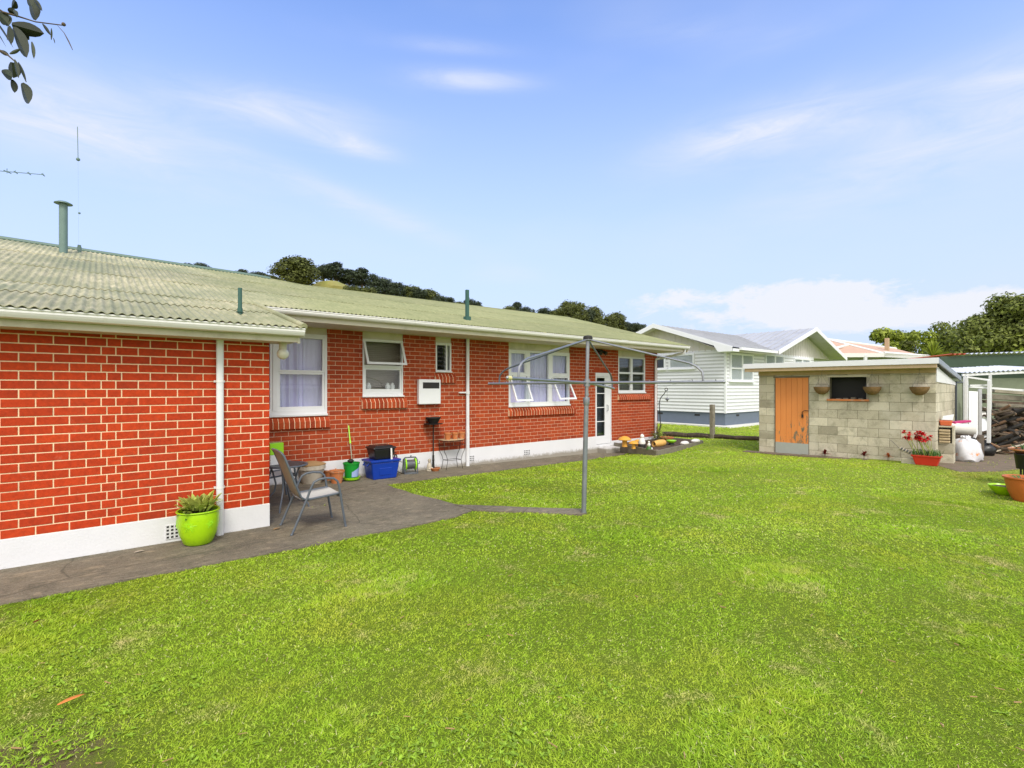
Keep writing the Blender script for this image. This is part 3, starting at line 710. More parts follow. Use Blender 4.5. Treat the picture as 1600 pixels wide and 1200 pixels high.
for zb_ in (.55,1.75):
    m=MB();m.lathe([(.042,-.012),(.042,.012)],(1.055,WY-.055,zb_),18,sy=.62);m.box(1.0,1.11,WY-.02,WY-.002,zb_-.012,zb_+.012);m.build('pipe_bracket','white_gut',house)
m=MB();m.tube([(6.43,MY-.05,2.785),(6.43,MY-.05,-.1)],.04,12);m.tube([(6.43,MY-.05,1.53),(6.43,MY-.05,1.60)],.05,12);m.tube([(6.2,MY-.05,1.565),(6.43,MY-.05,1.565)],.018,8);m.tube([(6.43,MY-.05,-.12),(6.43,MY-.05,.8)],.044,12);m.build('downpipe','white',house,smooth=True)
m=MB();m.tube([(13.84,8.5,2.86),(13.84,8.52,2.74),(13.74,MY-.12,2.60),(13.62,MY-.06,2.58),(13.6,MY-.06,2.5),(13.6,MY-.06,-.05)],.036,12);m.build('downpipe','white',house,smooth=True)
m=MB();g=dep(441,546,6.4);gx=XY(441,6.45);m.ball((gx,6.42,2.085),.068,18,12);gl=m.build('globe_lamp','globe',house,smooth=True);m=MB();m.tube([(gx,6.42,2.13),(gx,6.42,2.22)],.045,14);m.build('lamp_base','cream',gl,smooth=True)
m=MB()
for dx in (-.09,.1): m.tube([(10.95+dx,MY-.03,2.72),(10.95+dx,MY-.1,2.69),(10.95+dx*1.2,MY-.18,2.64)],[.02,.035,.062],12)
m.tube([(10.82,MY-.02,2.74),(11.1,MY-.02,2.74)],.02,8);m.build('floodlight','black_matte',house,smooth=True)
def roofpipe(px,py0,py1,Y,rad,mat,name,cap=False,sq=False):
    b=onY(px,py1,Y);t=onY(px,py0,Y);m=MB()
    if sq: m.box(b.x-rad,b.x+rad,Y-rad,Y+rad,b.z-.08,t.z)
    else: m.tube([(b.x,Y,b.z-.1),(b.x,Y,t.z)],rad,16)
    if cap: m.lathe([(0,.035),(rad*1.2,.03),(rad*2.1,.0),(rad*2.15,-.012),(rad*1.9,-.012),(0,0)],(b.x,Y,t.z+.015),20);m.tube([(b.x,Y,t.z-.01),(b.x,Y,t.z+.02)],rad*.8,12)
    else: m.lathe([(rad*1.25,-.08),(rad*1.25,.0)],(b.x,Y,b.z+(.14 if not sq else .06)),14) if not sq else m.box(b.x-rad*1.9,b.x+rad*1.9,Y-rad*1.9,Y+rad*1.9,b.z-.05,b.z+.09)
    return m.build(name,mat,house,smooth=not sq)
roofpipe(99,319,392,12.6,.064,'flue','chimney_flue',cap=True)
roofpipe(124,383,397,13.0,.028,'flue','vent_pipe')
roofpipe(375,450,499,6.95,.024,'vent_green','vent_pipe');roofpipe(730,453,501,9.3,.032,'vent_green','vent_pipe',sq=True)
p=onY(375,487,6.95);m=MB();m.lathe([(.026,-.01),(.045,-.006),(.045,.0),(.026,.004)],(p.x,6.95,p.z),14);m.build('flashing','vent_green',house,smooth=True)
# television aerial
ab=onY(123,396,13.3);at_=onY(121,198,13.3);mid=onY(122,249,13.3)
m=MB();m.tube([ab,mid],.0008,5);m.tube([mid,at_],.0065,6);m.ball(mid,.035,8,6);q=onY(124,333,13.3);m.ball(q,.022,8,6);ant=m.build('aerial','flue',house)
# ------------------------------------------------------------------ rotary clothes line
base=onG(912,803);Lp=Vector((base.x,base.y,0));hub=dep(917,598,6.68);top=dep(918.5,529,6.69)
cln=thing('rotary_clothes_line','tall galvanised rotary clothes line standing in the lawn','clothes line',tuple(Lp))
ring=hub+(Lp-hub)*((1.744-1.50)/1.744)
m=MB();m.tube([Lp-Vector((0,0,.1)),Lp,ring],[.033,.033,.031],14);m.lathe([(.037,-.05),(.042,-.04),(.042,.04),(.037,.05)],ring,14);m.build('post','post_grey',cln,smooth=True)
m=MB();m.tube([ring,hub,top],.024,14);m.tube([hub-Vector((0,0,.05)),hub+Vector((0,0,.045))],.043,14);m.tube([hub-Vector((0,0,.17)),hub-Vector((0,0,.14))],.03,14);m.lathe([(.0,.035),(.05,.03),(.062,.01),(.06,-.02),(.024,-.03)],top,14);m.build('mast','steel',cln,smooth=True)
m=MB();m.lathe([(.0,.045),(.052,.036),(.066,.008),(.062,-.012)],top,12);m.build('cap','black_matte',cln,smooth=True)
ends=[dep(1131,597,5.62),dep(764,599.5,7.74),dep(793,590.5,5.2),dep(959,607,8.2)]
att=[.84,.85,.86,.9]
for i,e in enumerate(ends):
    m=MB();m.tube([hub,e],.017,10);m.ball(e,.02,8,6)
    for k in (.35,.5,.65,.8,.95):
        q=hub.lerp(e,k);m.tube([q+Vector((0,0,.012)),q+Vector((0,0,.032))],.006,6)
    m.build('arm','steel',cln,smooth=True)
    a=hub.lerp(e,att[i]);dr_=(e-hub).normalized()
    s0=top+Vector((0,0,-.01));knee=a+Vector((0,0,.20))-dr_*.02
    m=MB();m.tube([s0,s0.lerp(knee,.94),knee-Vector((0,0,.02)),a+Vector((0,0,.12))+dr_*.04,a+Vector((0,0,.05))+dr_*.05,a+dr_*.05],.0125,8);m.build('stay','steel' if i in(0,2) else 'tube_grey',cln,smooth=True)
m=MB()
for k in (.5,.8):
    order=[0,3,1,2];P=[hub.lerp(ends[i],k)+Vector((0,0,.03)) for i in order]
    for i in range(4):
        a,b=P[i],P[(i+1)%4];m.tube([a.lerp(b,t)-Vector((0,0,.10*k*4*t*(1-t))) for t in (0,.25,.5,.75,1)],.0014,4)
m.build('line','tube_grey',cln)
m=MB();e=ends[2];m.tube([e+(hub-e)*.0,e+(hub-e)*.03],.024,10);m.build('end_cap','cap_cream',cln,smooth=True)
# ------------------------------------------------------------------ patio furniture
def make_chair(name,label,loc,rz):
    t=thing(name,label,'chair',loc,rz,'metal framed patio chairs')
    for s in (-1,1):
        y=s*.262
        m=MB();m.tube([(.31,y,0),(.262,y,.30),(.235,y,.48),(.215,y,.555),(.17,y,.595),(.08,y,.607),(0,y,.6),(-.055,y,.575),(-.09,y,.51),(-.13,y,.40),(-.30,y,0)],.0135,10);m.ball((.31,y,.008),.017,8,6);m.ball((-.30,y,.008),.017,8,6);m.build('leg_and_arm','tube_grey',t,True,True)
        y=s*.235
        m=MB();m.tube([(.27,y,.385),(.24,y,.405),(0,y,.385),(-.14,y,.375),(-.19,y,.41),(-.25,y,.56),(-.32,y,.76),(-.375,y,.9),(-.40,y*.93,.935)],.0125,10);m.build('side_rail','tube_grey',t,True,True)
    m=MB();m.tube([(-.40,-.22,.935),(-.405,0,.945),(-.40,.22,.935)],.0125,10);m.build('top_bar','tube_grey',t,True,True)
    m=MB();m.tube([(.25,-.262,.37),(.25,.262,.37)],.011,8);m.build('cross_bar','tube_grey',t,True,True);m=MB();m.tube([(-.15,-.262,.35),(-.15,.262,.35)],.011,8);m.build('cross_bar','tube_grey',t,True,True)
    def sling(pts,nm,mt):
        m=MB();vs=[];K=len(pts);n=6
        for (x,z,dip) in pts:
            for j in range(n+1):
                yy=-.235+.47*j/n;k=1-(2*j/n-1)**2;vs.append((x-dip[0]*k,yy,z-dip[1]*k))
        m.add(vs,[(i*(n+1)+j,i*(n+1)+j+1,(i+1)*(n+1)+j+1,(i+1)*(n+1)+j) for i in range(K-1) for j in range(n)],.5)
        o=m.build(nm,mt,t,True,True);s=o.modifiers.new('s','SOLIDIFY');s.thickness=.004
    sling([(.28,.375,(0,.0)),(.265,.405,(0,.005)),(.2,.40,(0,.02)),(0,.385,(0,.03)),(-.14,.375,(0,.02)),(-.18,.39,(.01,.01))],'seat','sling_seat')
    sling([(-.17,.385,(.01,0)),(-.2,.43,(.015,0)),(-.25,.56,(.025,0)),(-.32,.76,(.025,0)),(-.375,.9,(.01,0)),(-.405,.94,(0,0))],'backrest','sling_back')
    return t
c1=make_chair('patio_chair','grey metal patio chair with beige sling seat, standing in the open beside the wing corner',(1.985,6.195,.012),-.04)
c2=copytree(c1);c2.location=(2.0,8.1,h(2.0,8.1)+.014);c2.rotation_euler.z=.08;c2['label']='second patio chair, mostly hidden behind the round table and the nearer chair'
tb=thing('patio_table','small round dark patio table with grey tube legs behind the chair','table',(2.0,7.4,h(2,7.4)+.014))
m=MB();m.lathe([(0,.59),(.27,.59),(.29,.588),(.297,.6),(.29,.612),(.27,.608),(0,.608)],(0,0,0),32);m.build('tabletop','tube_grey',tb,True,True)
m=MB();m.lathe([(0,.6115),(.268,.6115),(.268,.6095)],(0,0,0),32);m.build('glass_top','black_plastic',tb,True,True)
for k in range(4):
    a=PI/4+k*PI/2+.3;c,s=math.cos(a),math.sin(a);m=MB();m.tube([(c*r,s*r,z) for r,z in ((.2,.59),(.16,.5),(.12,.34),(.14,.24),(.24,.12),(.30,.05),(.31,0))],.012,8);m.build('leg','tube_grey',tb,True,True)
# lime package on the table
p=Vector((1.87,7.42,tb.location.z+.613))
o=thing('carton','lime green and white carton standing on the round patio table','carton',tuple(p),.3)
m=MB();m.box(-.095,.095,-.05,.05,.0,.14);m.build('lower_half','stone_white',o,True,bevel=.006)
m=MB();m.box(-.1,.1,-.054,.054,.14,.3);m.build('upper_half','lime_plastic',o,True,bevel=.008)
def pot(name,mat,label,cat,loc,rb,rt,hh,rim=.02,group=None,sq=1,soil=True,prof=None,parts=None,n=28):
    t=thing(name,label,cat,tuple(loc),0,group);m=MB()
    pr=prof or [(0,0),(rb,0),(rb+(rt-rb)*.5,hh*.5),(rt*.98,hh-rim*1.6),(rt*1.07,hh-rim*1.5),(rt*1.08,hh),(rt*.95,hh),(rt*.9,hh*.7)]
    m.lathe(pr,(0,0,0),n,sx=sq);m.build('pot',mat,t,True,True)
    if soil:
        m=MB();m.lathe([(rt*.96,hh*.86),(rt*.5,hh*.89),(0,hh*.88)],(0,0,0),n,sx=sq);m.build('soil','soil',t,True,True)
    return t
def leaf(mb,p,d,L,W,droop=.4,up=Vector((0,0,1)),r=None,seg=4,fold=.15):
    d=Vector(d).normalized();sd=d.cross(up)
    if sd.length<.05: sd=Vector((1,0,0))
    sd.normalize();nn=sd.cross(d).normalized();vs=[];fs=[]
    for i in range(seg+1):
        t=i/seg;c=Vector(p)+d*L*t-Vector((0,0,1))*droop*L*t*t
        w=W*math.sin(PI*min(1,(t*.9+.08)))**.8*.5 if i<seg else .0005
        vs+=[c-sd*w+nn*fold*w,c,c+sd*w+nn*fold*w]
    for i in range(seg):
        a=i*3;fs+=[(a,a+1,a+4,a+3),(a+1,a+2,a+5,a+4)]
    mb.add(vs,fs,random.random() if r is None else r)
# lime pot with succulent at the wing wall
t=pot('lime_planter','lime_glaze','large lime green glazed pot with sun motif holding a leafy plant','plant pot',(.82,6.28,.014),.13,.185,.36,
      prof=[(0,0),(.11,0),(.135,.02),(.175,.12),(.196,.22),(.197,.30),(.193,.34),(.205,.355),(.202,.366),(.186,.362),(.178,.3)])
m=MB()
for (az,zz,sc) in ((-2.15,.235,.075),(-3.2,.235,.05),(-1.1,.235,.05)):
    c=Vector((math.cos(az)*.196,math.sin(az)*.196,zz));tn=Vector((-math.sin(az),math.cos(az),0));upv=Vector((0,0,1));out=Vector((math.cos(az),math.sin(az),0))
    m=MB()
    for k in range(12):
        a=k*PI/6;dv=tn*math.cos(a)+upv*math.sin(a);L=sc if k%2==0 else sc*.7
        p0=c+dv*sc*.22;p1=c+dv*L;p1-=out*(L*L*2.2*abs(math.cos(a)));m.tube([p0,p1],[.003,.0015],5)
    m.build('motif','lime_plastic',t,True,True)
m=MB();random.seed(3)
for k in range(95):
    a=random.uniform(0,2*PI);e=random.uniform(.25,1.35);rr=random.uniform(0,.15)
    leaf(m,(rr*math.cos(a),rr*math.sin(a),.345+random.uniform(0,.05)),(math.cos(a)*math.cos(e),math.sin(a)*math.cos(e),math.sin(e)+.25),random.uniform(.15,.25),random.uniform(.04,.065),.3)
m.build('leaves','leaf_pale',t,True,True)
m=MB()
for k in range(28):
    a=random.uniform(0,2*PI);e=random.uniform(.1,.9);rr=random.uniform(.02,.13)
    leaf(m,(rr*math.cos(a),rr*math.sin(a),.33),(math.cos(a)*math.cos(e),math.sin(a)*math.cos(e),math.sin(e)),random.uniform(.1,.16),random.uniform(.03,.05),.4)
m.build('leaves','leaf_mid',t,True,True)
m=MB();leaf(m,(-.04,-.03,.38),(-.3,-.2,1),.2,.02,.05);m.build('flower_spike','orange_leaf',t,True,True);m=MB();leaf(m,(-.17,.02,.355),(-1,.1,.3),.12,.025,.3);m.build('dry_leaf','orange_leaf',t,True,True)
# cream planter, terracotta pots, green bucket and pole
G=lambda x,y,dz=.014:(lambda q:(q.x,q.y,q.z+dz))(onG(x,y))
t=thing('cream_planter','wide cream planter covered with a brown folded sheet beside terracotta pots','plant pot',G(487,756),.2)
m=MB();m.lathe([(0,0),(.16,0),(.165,.01),(.215,.25),(.235,.26),(.235,.33),(.215,.33),(.2,.2)],(0,0,0),4*6);m.build('pot','cream_pot',t,True,True)
m=MB();m.lathe([(.228,.325),(.235,.345),(.17,.37),(.1,.39),(0,.40)],(0,0,0),18,wob=.06);m.build('cover','brown_leaf',t,True,True)
pot('terracotta_pot','terracotta','dark terracotta pot half hidden behind the paler round terracotta pot','plant pot',G(513,751),.09,.135,.2,soil=False)
pot('terracotta_pot','terracotta','round pale terracotta pot just left of the green bucket','plant pot',G(526,756),.09,.13,.23,soil=True)
t=thing('green_bucket','green bucket standing in a lime dish with a mop pole in front','bucket',G(549,752))
m=MB();m.lathe([(0,.01),(.11,.012),(.145,.03),(.16,.07),(.15,.07),(.13,.03)],(0,0,0),24);m.build('dish','lime_plastic',t,True,True)
m=MB();m.lathe([(0,.03),(.11,.03),(.145,.31),(.155,.315),(.155,.335),(.14,.335),(.13,.2)],(0,0,0),24);b=m.build('body','green_plastic',t,True,True)
m=MB()
vs=[]
for i in range(9):
    a=-1.9+i*.16
    for zz,rr in ((.08,.1235+.0025),(.27,.144+.0025)): vs.append((math.cos(a)*rr,math.sin(a)*rr,zz-(8-i)*.012*(1 if zz>.1 else 0)))
m.add(vs,[(2*i,2*i+2,2*i+3,2*i+1) for i in range(8)],.5);m.build('sticker','pale_blue',t,True,True)
m=MB();m.ball((.0,.03,.36),(.06,.05,.035),10,6,nz=.2);m.build('rag','black_matte',t,True,True)
p=onG(556,752);m=MB();tp_=Vector((p.x+.02,p.y+.42,1.0));bs=Vector((p.x-.03,p.y+.02,p.z+.05))
t=thing('mop_pole','thin mop pole with green upper half leaning beside the green bucket','mop',(bs.x,bs.y,bs.z))
mid_=bs.lerp(tp_,.62);m.tube([bs,mid_],.011,8);m.build('lower_tube','galv_old',t,smooth=True);m=MB();m.tube([mid_,tp_],.0125,8);m.tube([mid_,mid_.lerp(tp_,.15)],.018,8);m.build('upper_tube','lime_plastic',t,smooth=True)
# blue tub with black tub on it
c=Vector((4.19,9.05,h(4.19,9.05)+.014))
t=thing('blue_storage_tub','blue plastic storage tub on the patio under a black tub','storage tub',tuple(c))
def tub(mb,w0,d0,w1,d1,z0,z1,th=.012):
    o=[(-w0,-d0,z0),(w0,-d0,z0),(-w0,d0,z0),(w0,d0,z0),(-w1,-d1,z1),(w1,-d1,z1),(-w1,d1,z1),(w1,d1,z1)]
    mb.hexa(o)
m=MB();tub(m,.235,.17,.285,.205,0,.33);m.build('body','blue_plastic',t,True,bevel=.025,bseg=3)
m=MB();tub(m,.30,.22,.31,.225,.325,.37);m.build('rim','blue_plastic',t,True,bevel=.01)
m=MB();m.hexa([(-.12,-.1855,.08),(.12,-.1855,.08),(-.12,-.16,.08),(.12,-.16,.08),(-.13,-.2,.22),(.13,-.2,.22),(-.13,-.17,.22),(.13,-.17,.22)]);m.build('panel','blue_plastic',t,True,bevel=.008)
m=MB();m.tube([(-.29,-.1,.31),(-.325,-.1,.27),(-.325,.1,.27),(-.29,.1,.31)],.012,8);m.build('handle','blue_plastic',t,True,True)
m=MB();m.hexa([(.246,-.12,.05),(.252,-.12,.05),(.246,.12,.05),(.252,.12,.05),(.276,-.13,.24),(.282,-.13,.24),(.276,.13,.24),(.282,.13,.24)]);m.build('label_sticker','pale_blue',t,True)
c2_=c+Vector((0,.02,.372))
t=thing('black_storage_tub','black lidded storage tub sitting on top of the blue tub','storage tub',tuple(c2_))
m=MB();tub(m,.18,.15,.215,.185,0,.2);m.build('body','black_plastic',t,True,bevel=.02,bseg=3)
m=MB();tub(m,.235,.2,.225,.19,.2,.235);tub(m,.2,.165,.17,.14,.235,.262);m.build('lid','black_plastic',t,True,bevel=.012)
m=MB();m.hexa([(.10,-.226,-.05),(.135,-.226,-.05),(.10,-.222,-.05),(.135,-.222,-.05),(.10,-.21,.21),(.13,-.21,.21),(.10,-.206,.21),(.13,-.206,.21)]);m.build('strap','stone_white',t,True)
# tap and hose reel
t=thing('garden_tap','small dark garden tap on a standpipe beside the blue tub','tap',(4.62,9.36,h(4.62,9.36)))
m=MB();m.tube([(0,0,0),(0,0,.42)],.012,8);m.tube([(0,0,.40),(0,-.07,.41),(0,-.1,.36)],.013,8);m.tube([(-.04,0,.45),(.04,0,.45)],.008,6);m.tube([(0,0,.41),(0,0,.45)],.008,6);m.tube([(0,-.1,.36),(.02,-.12,.2),(.0,-.1,.08),(.1,-.12,.03),(.18,-.12,.03)],.009,6);m.tube([(0,0,.3),(.06,-.05,.27),(.13,-.08,.25)],.007,6);m.build('standpipe','black_matte',t,True,True)
c=onG(641,741);t=thing('hose_reel','grey and green garden hose reel standing against the white foundation','hose reel',(c.x,c.y,c.z+.014),-.25)
for s in (-1,1):
    m=MB();R_=Matrix.Rotation(PI/2,3,'Y');m.lathe([(0,-.012),(.12,-.012),(.125,0),(.12,.012),(0,.012)],(s*.1,0,.19),22,mat=R_);m.build('side_disc','lime_plastic',t,True,True)
m=MB();R_=Matrix.Rotation(PI/2,3,'Y');
for k in range(9): m.lathe([(.085,-.011),(.098,0),(.085,.011)],(-.08+k*.02,0,.19),18,mat=R_)
m.build('hose','steel',t,True,True)
m=MB()
for s in (-1,1): m.tube([(s*.13,-.09,0),(s*.13,-.09,.12),(s*.13,-.06,.28),(s*.11,0,.33),(s*.13,.06,.28),(s*.13,.09,0)],.012,8)
m.tube([(-.11,0,.33),(.11,0,.33)],.013,8);m.tube([(0,0,.33),(.02,0,.37)],.012,8);m.box(-.13,.13,-.1,.1,0,.02);m.tube([(.13,0,.19),(.19,0,.19),(.19,0,.24)],.008,6);m.build('frame','tube_grey',t,True,True)
# statuette, saucer, bowl stand, plant stand
c=onG(671,737);t=thing('garden_statuette','small pale seated garden figurine at the foundation beside the tall bowl stand','garden ornament',(c.x,c.y,c.z+.014))
m=MB();m.lathe([(0,0),(.055,0),(.06,.02),(.05,.05),(.055,.08),(.05,.12),(.035,.16),(.02,.175),(.032,.2),(.036,.225),(.025,.25),(0,.262)],(0,0,0),14,wob=.08);m.ball((.045,-.02,.06),(.025,.04,.022),8,6);m.ball((-.02,-.04,.05),(.025,.04,.02),8,6);m.build('body','cream_pot',t,True,True)
c=onG(680,737);pot('terracotta_saucer','terracotta','low terracotta dish with rubble at the foot of the bowl stand','dish',(c.x,c.y,c.z+.014),.07,.1,.07,rim=.01)
c=onY(677,700,9.3);zb=h(c.x,9.3);t=thing('bowl_stand','tall thin black stand carrying a black bowl against the brick wall','plant stand',(c.x,9.3,zb+.014))
m=MB();m.tube([(0,0,0),(0,0,1.0)],.014,10);m.lathe([(0,.0),(.09,.0),(.085,.02),(.03,.05),(.022,.2),(.03,.22),(.022,.24),(.022,.32)],(0,0,0),14);m.build('pole','black_matte',t,True,True)
m=MB();m.lathe([(0,.975),(.11,.975),(.2,.985),(.205,.995),(.15,.997),(0,.99)],(0,0,0),22);m.build('plate','black_matte',t,True,True)
m=MB();m.lathe([(0,.99),(.08,.99),(.11,1.03),(.145,1.1),(.165,1.115),(.165,1.13),(.14,1.12),(.1,1.04),(0,1.02)],(0,0,0),22);m.build('bowl','black_matte',t,True,True)
c=onY(707,690,9.25);zb=h(c.x,9.25)+.014;t=thing('wire_plant_stand','bowed wire plant stand with wooden top beside the downpipe','plant stand',(c.x,9.22,zb))
H_=.65;prof=[(-.28,.16),(-.28,-.02),(-.2,-.1),(0,-.15),(.2,-.1),(.28,-.02),(.28,.16)]
m=MB();m.prism([(x,y) for x,y in prof],'z',H_-.018,H_);m.build('top','timber_pale',t,True,bevel=.004)
for sx,sy in ((-1,-1),(1,-1),(-1,1),(1,1)):
    y=.14 if sy>0 else -.05;m=MB();m.tube([(sx*.27,y,H_-.02),(sx*.255,y,.4),(sx*.2,y,.3),(sx*.17,y,.2),(sx*.19,y,.1),(sx*.21,y,0)],.006,6);m.build('leg','black_matte',t,True,True)
m=MB();m.tube([(x*.96,y*.9,H_-.03) for x,y in prof],.006,6);m.tube([(x*.96,y*.9,H_-.13) for x,y in prof],.005,6);m.tube([(-.17,-.05,.2),(.17,-.05,.2),(.17,.14,.2),(-.17,.14,.2),(-.17,-.05,.2)],.005,6)
for k in range(9): a=-.25+k*.0625;m.tube([(a,-.1+.5*a*a,H_-.13),(a,-.1+.5*a*a,H_-.03)],.003,5)
m.build('rails','black_matte',t,True,True)
for px,wd in ((699.5,'left of the three terracotta pots on the wire plant stand'),(711,'middle of the three terracotta pots on the wire plant stand'),(721.5,'terracotta pot nearest the downpipe on the wire plant stand')):
    q=onY(px,680,9.22);pot('terracotta_pot','terracotta',wd,'plant pot',(q.x,9.22,zb+H_),.055,.075,.145,rim=.02,group='small pots on the wire stand')
# white jars on the bathroom window ledge
for px,s in ((577,.8),(607,.85),(614.5,1.0)):
    q=onY(px,600,9.56);m=MB();m.lathe([(0,0),(.04,0),(.052,.03),(.05,.08),(.03,.1),(.034,.12),(.0,.135)],(q.x,9.60,1.646),14)
    one(m,'jar','stone_white',{577:'white jar standing alone behind the glass of the half-open window',607:'shorter of the two paired white jars behind the half-open window',614.5:'taller of the two paired white jars behind the half-open window'}[px],'jar',(q.x,9.60,1.646),'jars on the window ledge',smooth=True)
# ------------------------------------------------------------------ step and raised garden bed by the back door
m=MB();a=onY(936,707,9.18);m.box(10.9,11.62,9.12,MY-.01,-.35,-.02);one(m,'door_step','plinth','white painted concrete step below the white back door','step',(11.25,9.3,-.2),bevel=.006)
bt=thing('garden_bed','raised garden bed edged with weathered grey boards at the house corner','garden bed',(12.3,8.6,-.1))
A=Vector((11.62,9.42,0));B=Vector((*onG(1027,712)[:2],0));C=dep(1098,689,15.2);C.z=0;D=Vector((C.x+.1,C.y+1.9,0))
for p,q in ((A,B),(B,C),(C,D),(D,Vector((13.8,D.y,0)))):
    m=MB();m.beam((p.x,p.y,-.03),(q.x,q.y,-.03),.045,.22,r=.5);m.build('board','timber_grey',bt,bevel=.004)
m=MB();m.beam((B.x+.05,B.y+.05,-.15),(B.x+.05,B.y+.05,.095),.05,.05);m.build('corner_peg','timber_grey',bt)
sb=MB();P_=[A,B,C,D,Vector((13.8,D.y,0))];sb.add([(p.x,p.y,.045) for p in P_],[tuple(range(5))],.5);sb.build('soil','soil',bt)
BZ=.05
def inbed(px,py):
    r=ray(px,py);t=(BZ-CZ)/r[2];return Vector((r[0]*t,r[1]*t,BZ))
def mushroom(px,py,s,label):
    c=inbed(px,py);t=thing('mushroom_ornament',label,'garden ornament',tuple(c),0,'mushroom ornaments in the garden bed')
    m=MB();m.lathe([(0,0),(.07*s,0),(.06*s,.1*s),(.065*s,.17*s)],(0,0,0),14);m.build('stalk','ornament_yellow',t,True,True)
    m=MB();m.lathe([(.05*s,.15*s),(.16*s,.165*s),(.17*s,.18*s),(.12*s,.23*s),(.06*s,.26*s),(0,.27*s)],(0,0,0),18);m.build('cap','ornament_yellow',t,True,True)
mushroom(976,698,1.1,'large yellow mushroom ornament nearest the back door');mushroom(990,701,.8,'middle-sized yellow mushroom ornament beside the black and white figure');mushroom(997,697,.7,'smallest yellow mushroom ornament tucked behind the middle-sized one')
c=inbed(1003,699);t=thing('cat_ornament','black and white seated cat ornament between the mushrooms and yellow jar','garden ornament',tuple(c))
m=MB();m.lathe([(0,0),(.1,0),(.11,.03),(.09,.1)],(0,0,0),14);m.build('base','black_matte',t,True,True)
m=MB();m.lathe([(.09,.09),(.095,.14),(.07,.22),(.045,.26)],(0,0,0),14);m.ball((0,-.01,.3),(.06,.055,.055),12,8);m.lathe([(.02,.33),(0,.38)],(-.03,0,0),8);m.lathe([(.02,.33),(0,.38)],(.03,0,0),8);m.build('body','stone_white',t,True,True)
c=inbed(1014,703);t=thing('small_figure_ornament','small white and green figure ornament in front of the bed shrub','garden ornament',tuple(c))
m=MB();m.lathe([(0,0),(.07,0),(.06,.06),(.03,.1)],(0,0,0),12);m.build('base','leaf_mid',t,True,True);m=MB();m.lathe([(.03,.09),(.045,.14),(.02,.18),(.032,.21),(0,.24)],(0,0,0),12);m.ball((.07,-.03,.03),(.04,.03,.03),8,6);m.build('body','stone_white',t,True,True)
c=inbed(1030,697);t=thing('fallen_jar','yellow clay jar lying on its side in the garden bed','jar',tuple(c+Vector((0,0,.08))),0)
Rm=Vector((-R[0]*.9-F[0]*.45,-R[1]*.9-F[1]*.45,-.08)).to_track_quat('Z','Y').to_matrix();m=MB();m.lathe([(0,-.2),(.07,-.2),(.09,-.15),(.1,0),(.088,.13),(.075,.17),(.085,.2),(.07,.2),(.06,.15),(.0,.05)],(0,0,0),18,mat=Rm);m.build('body','yellow_pot',t,True,True)
m=MB();m.lathe([(.0,.12),(.06,.14)],(0,0,0),14,mat=Rm);m.build('mouth','black_matte',t,True)
c=inbed(1049,695);t=thing('lime_dish','small lime green bowl on black feet in the garden bed','bowl',tuple(c));m=MB();m.lathe([(0,.05),(.08,.06),(.13,.1),(.14,.13),(.1,.14),(0,.13)],(0,0,0),18);m.build('bowl','lime_plastic',t,True,True);m=MB();m.lathe([(0,0),(.09,0),(.06,.06)],(0,0,0),12);m.build('foot','black_matte',t,True)
for px,py,s,lb in ((1070,694.5,1.0,'flat white stone in the garden bed, the one nearer the lime bowl'),(1087,691,1.1,'flat white stone at the far tip of the garden bed')):
    c=inbed(px,py);m=MB();m.ball(c+Vector((0,0,.04)),(.17*s,.1*s,.06),12,8,nz=.12);one(m,'white_stone','stone_white',lb,'stone',c,'white stones in the garden bed',smooth=True)
def shrub(c,r,n,mat,name,label,L=.09,W=.035,stem=True,cat='plant'):
    t=thing(name,label,cat,tuple(c));m=MB()
    for k in range(n):
        a=random.uniform(0,2*PI);e=random.uniform(-.1,1.4);d=random.uniform(.3,1)
        p=Vector((math.cos(a)*math.cos(e)*r[0]*d,math.sin(a)*math.cos(e)*r[1]*d,r[2]*(.25+.75*math.sin(max(e,0))*d)))
        leaf(m,p,(math.cos(a),math.sin(a),random.uniform(-.3,1)),L*random.uniform(.6,1.3),W*random.uniform(.6,1.3),.4,seg=3)
    m.build('leaves',mat,t,True)
    m=MB()
    for k in range(9):
        a=random.uniform(0,2*PI);m.tube([(0,0,-.02),(math.cos(a)*r[0]*.3,math.sin(a)*r[1]*.3,r[2]*.5),(math.cos(a)*r[0]*.6,math.sin(a)*r[1]*.6,r[2]*.85)],[.008,.006,.003],5)
    m.build('stems','bark',t,True);return t
random.seed(11)
shrub(inbed(1027,692),(.3,.3,.38),190,'leaf_tree','garden_shrub','straggly green shrub in the bed beside the corner downpipe')
shrub(inbed(1034,690)+Vector((.25,.3,0)),(.22,.2,.62),70,'leaf_bright','climbing_plant','thin climbing plant at the foot of the black garden hook',.07,.03)
c=inbed(1043,690)+Vector((.1,.1,0));pot('terracotta_bowl','terracotta','low terracotta bowl behind the fallen yellow jar','bowl',c,.12,.2,.13)
# shepherd hook with hanging ornament
hb=inbed(1034,691);hb=Vector((hb.x+.35,hb.y+.5,h(hb.x,hb.y)));ZZ=hb.x*F[0]+hb.y*F[1]
t=thing('garden_hook','tall dark metal garden hook with curled top by the house corner','garden hook',tuple(hb))
pts=[dep(x,y,ZZ) for x,y in ((1034,690),(1032,665),(1031,645),(1030,630),(1032,622),(1038,615),(1041,610))];pts[0]=hb-Vector((0,0,.05))
cc=dep(1041,608.5,ZZ);m=MB();m.tube(pts,[.014]*5+[.012,.01],8);m.tube([cc+Vector((math.cos(a)*.045*R[0]*1.,math.cos(a)*.045*R[1],math.sin(a)*.045)) for a in [k*PI/6 for k in range(-4,10)]],.01,8)
q=pts[3];m.tube([q-Vector((.05*R[0],.05*R[1],0)),q+Vector((.05*R[0],.05*R[1],0))],.008,6);m.build('rod','black_matte',t,smooth=True)
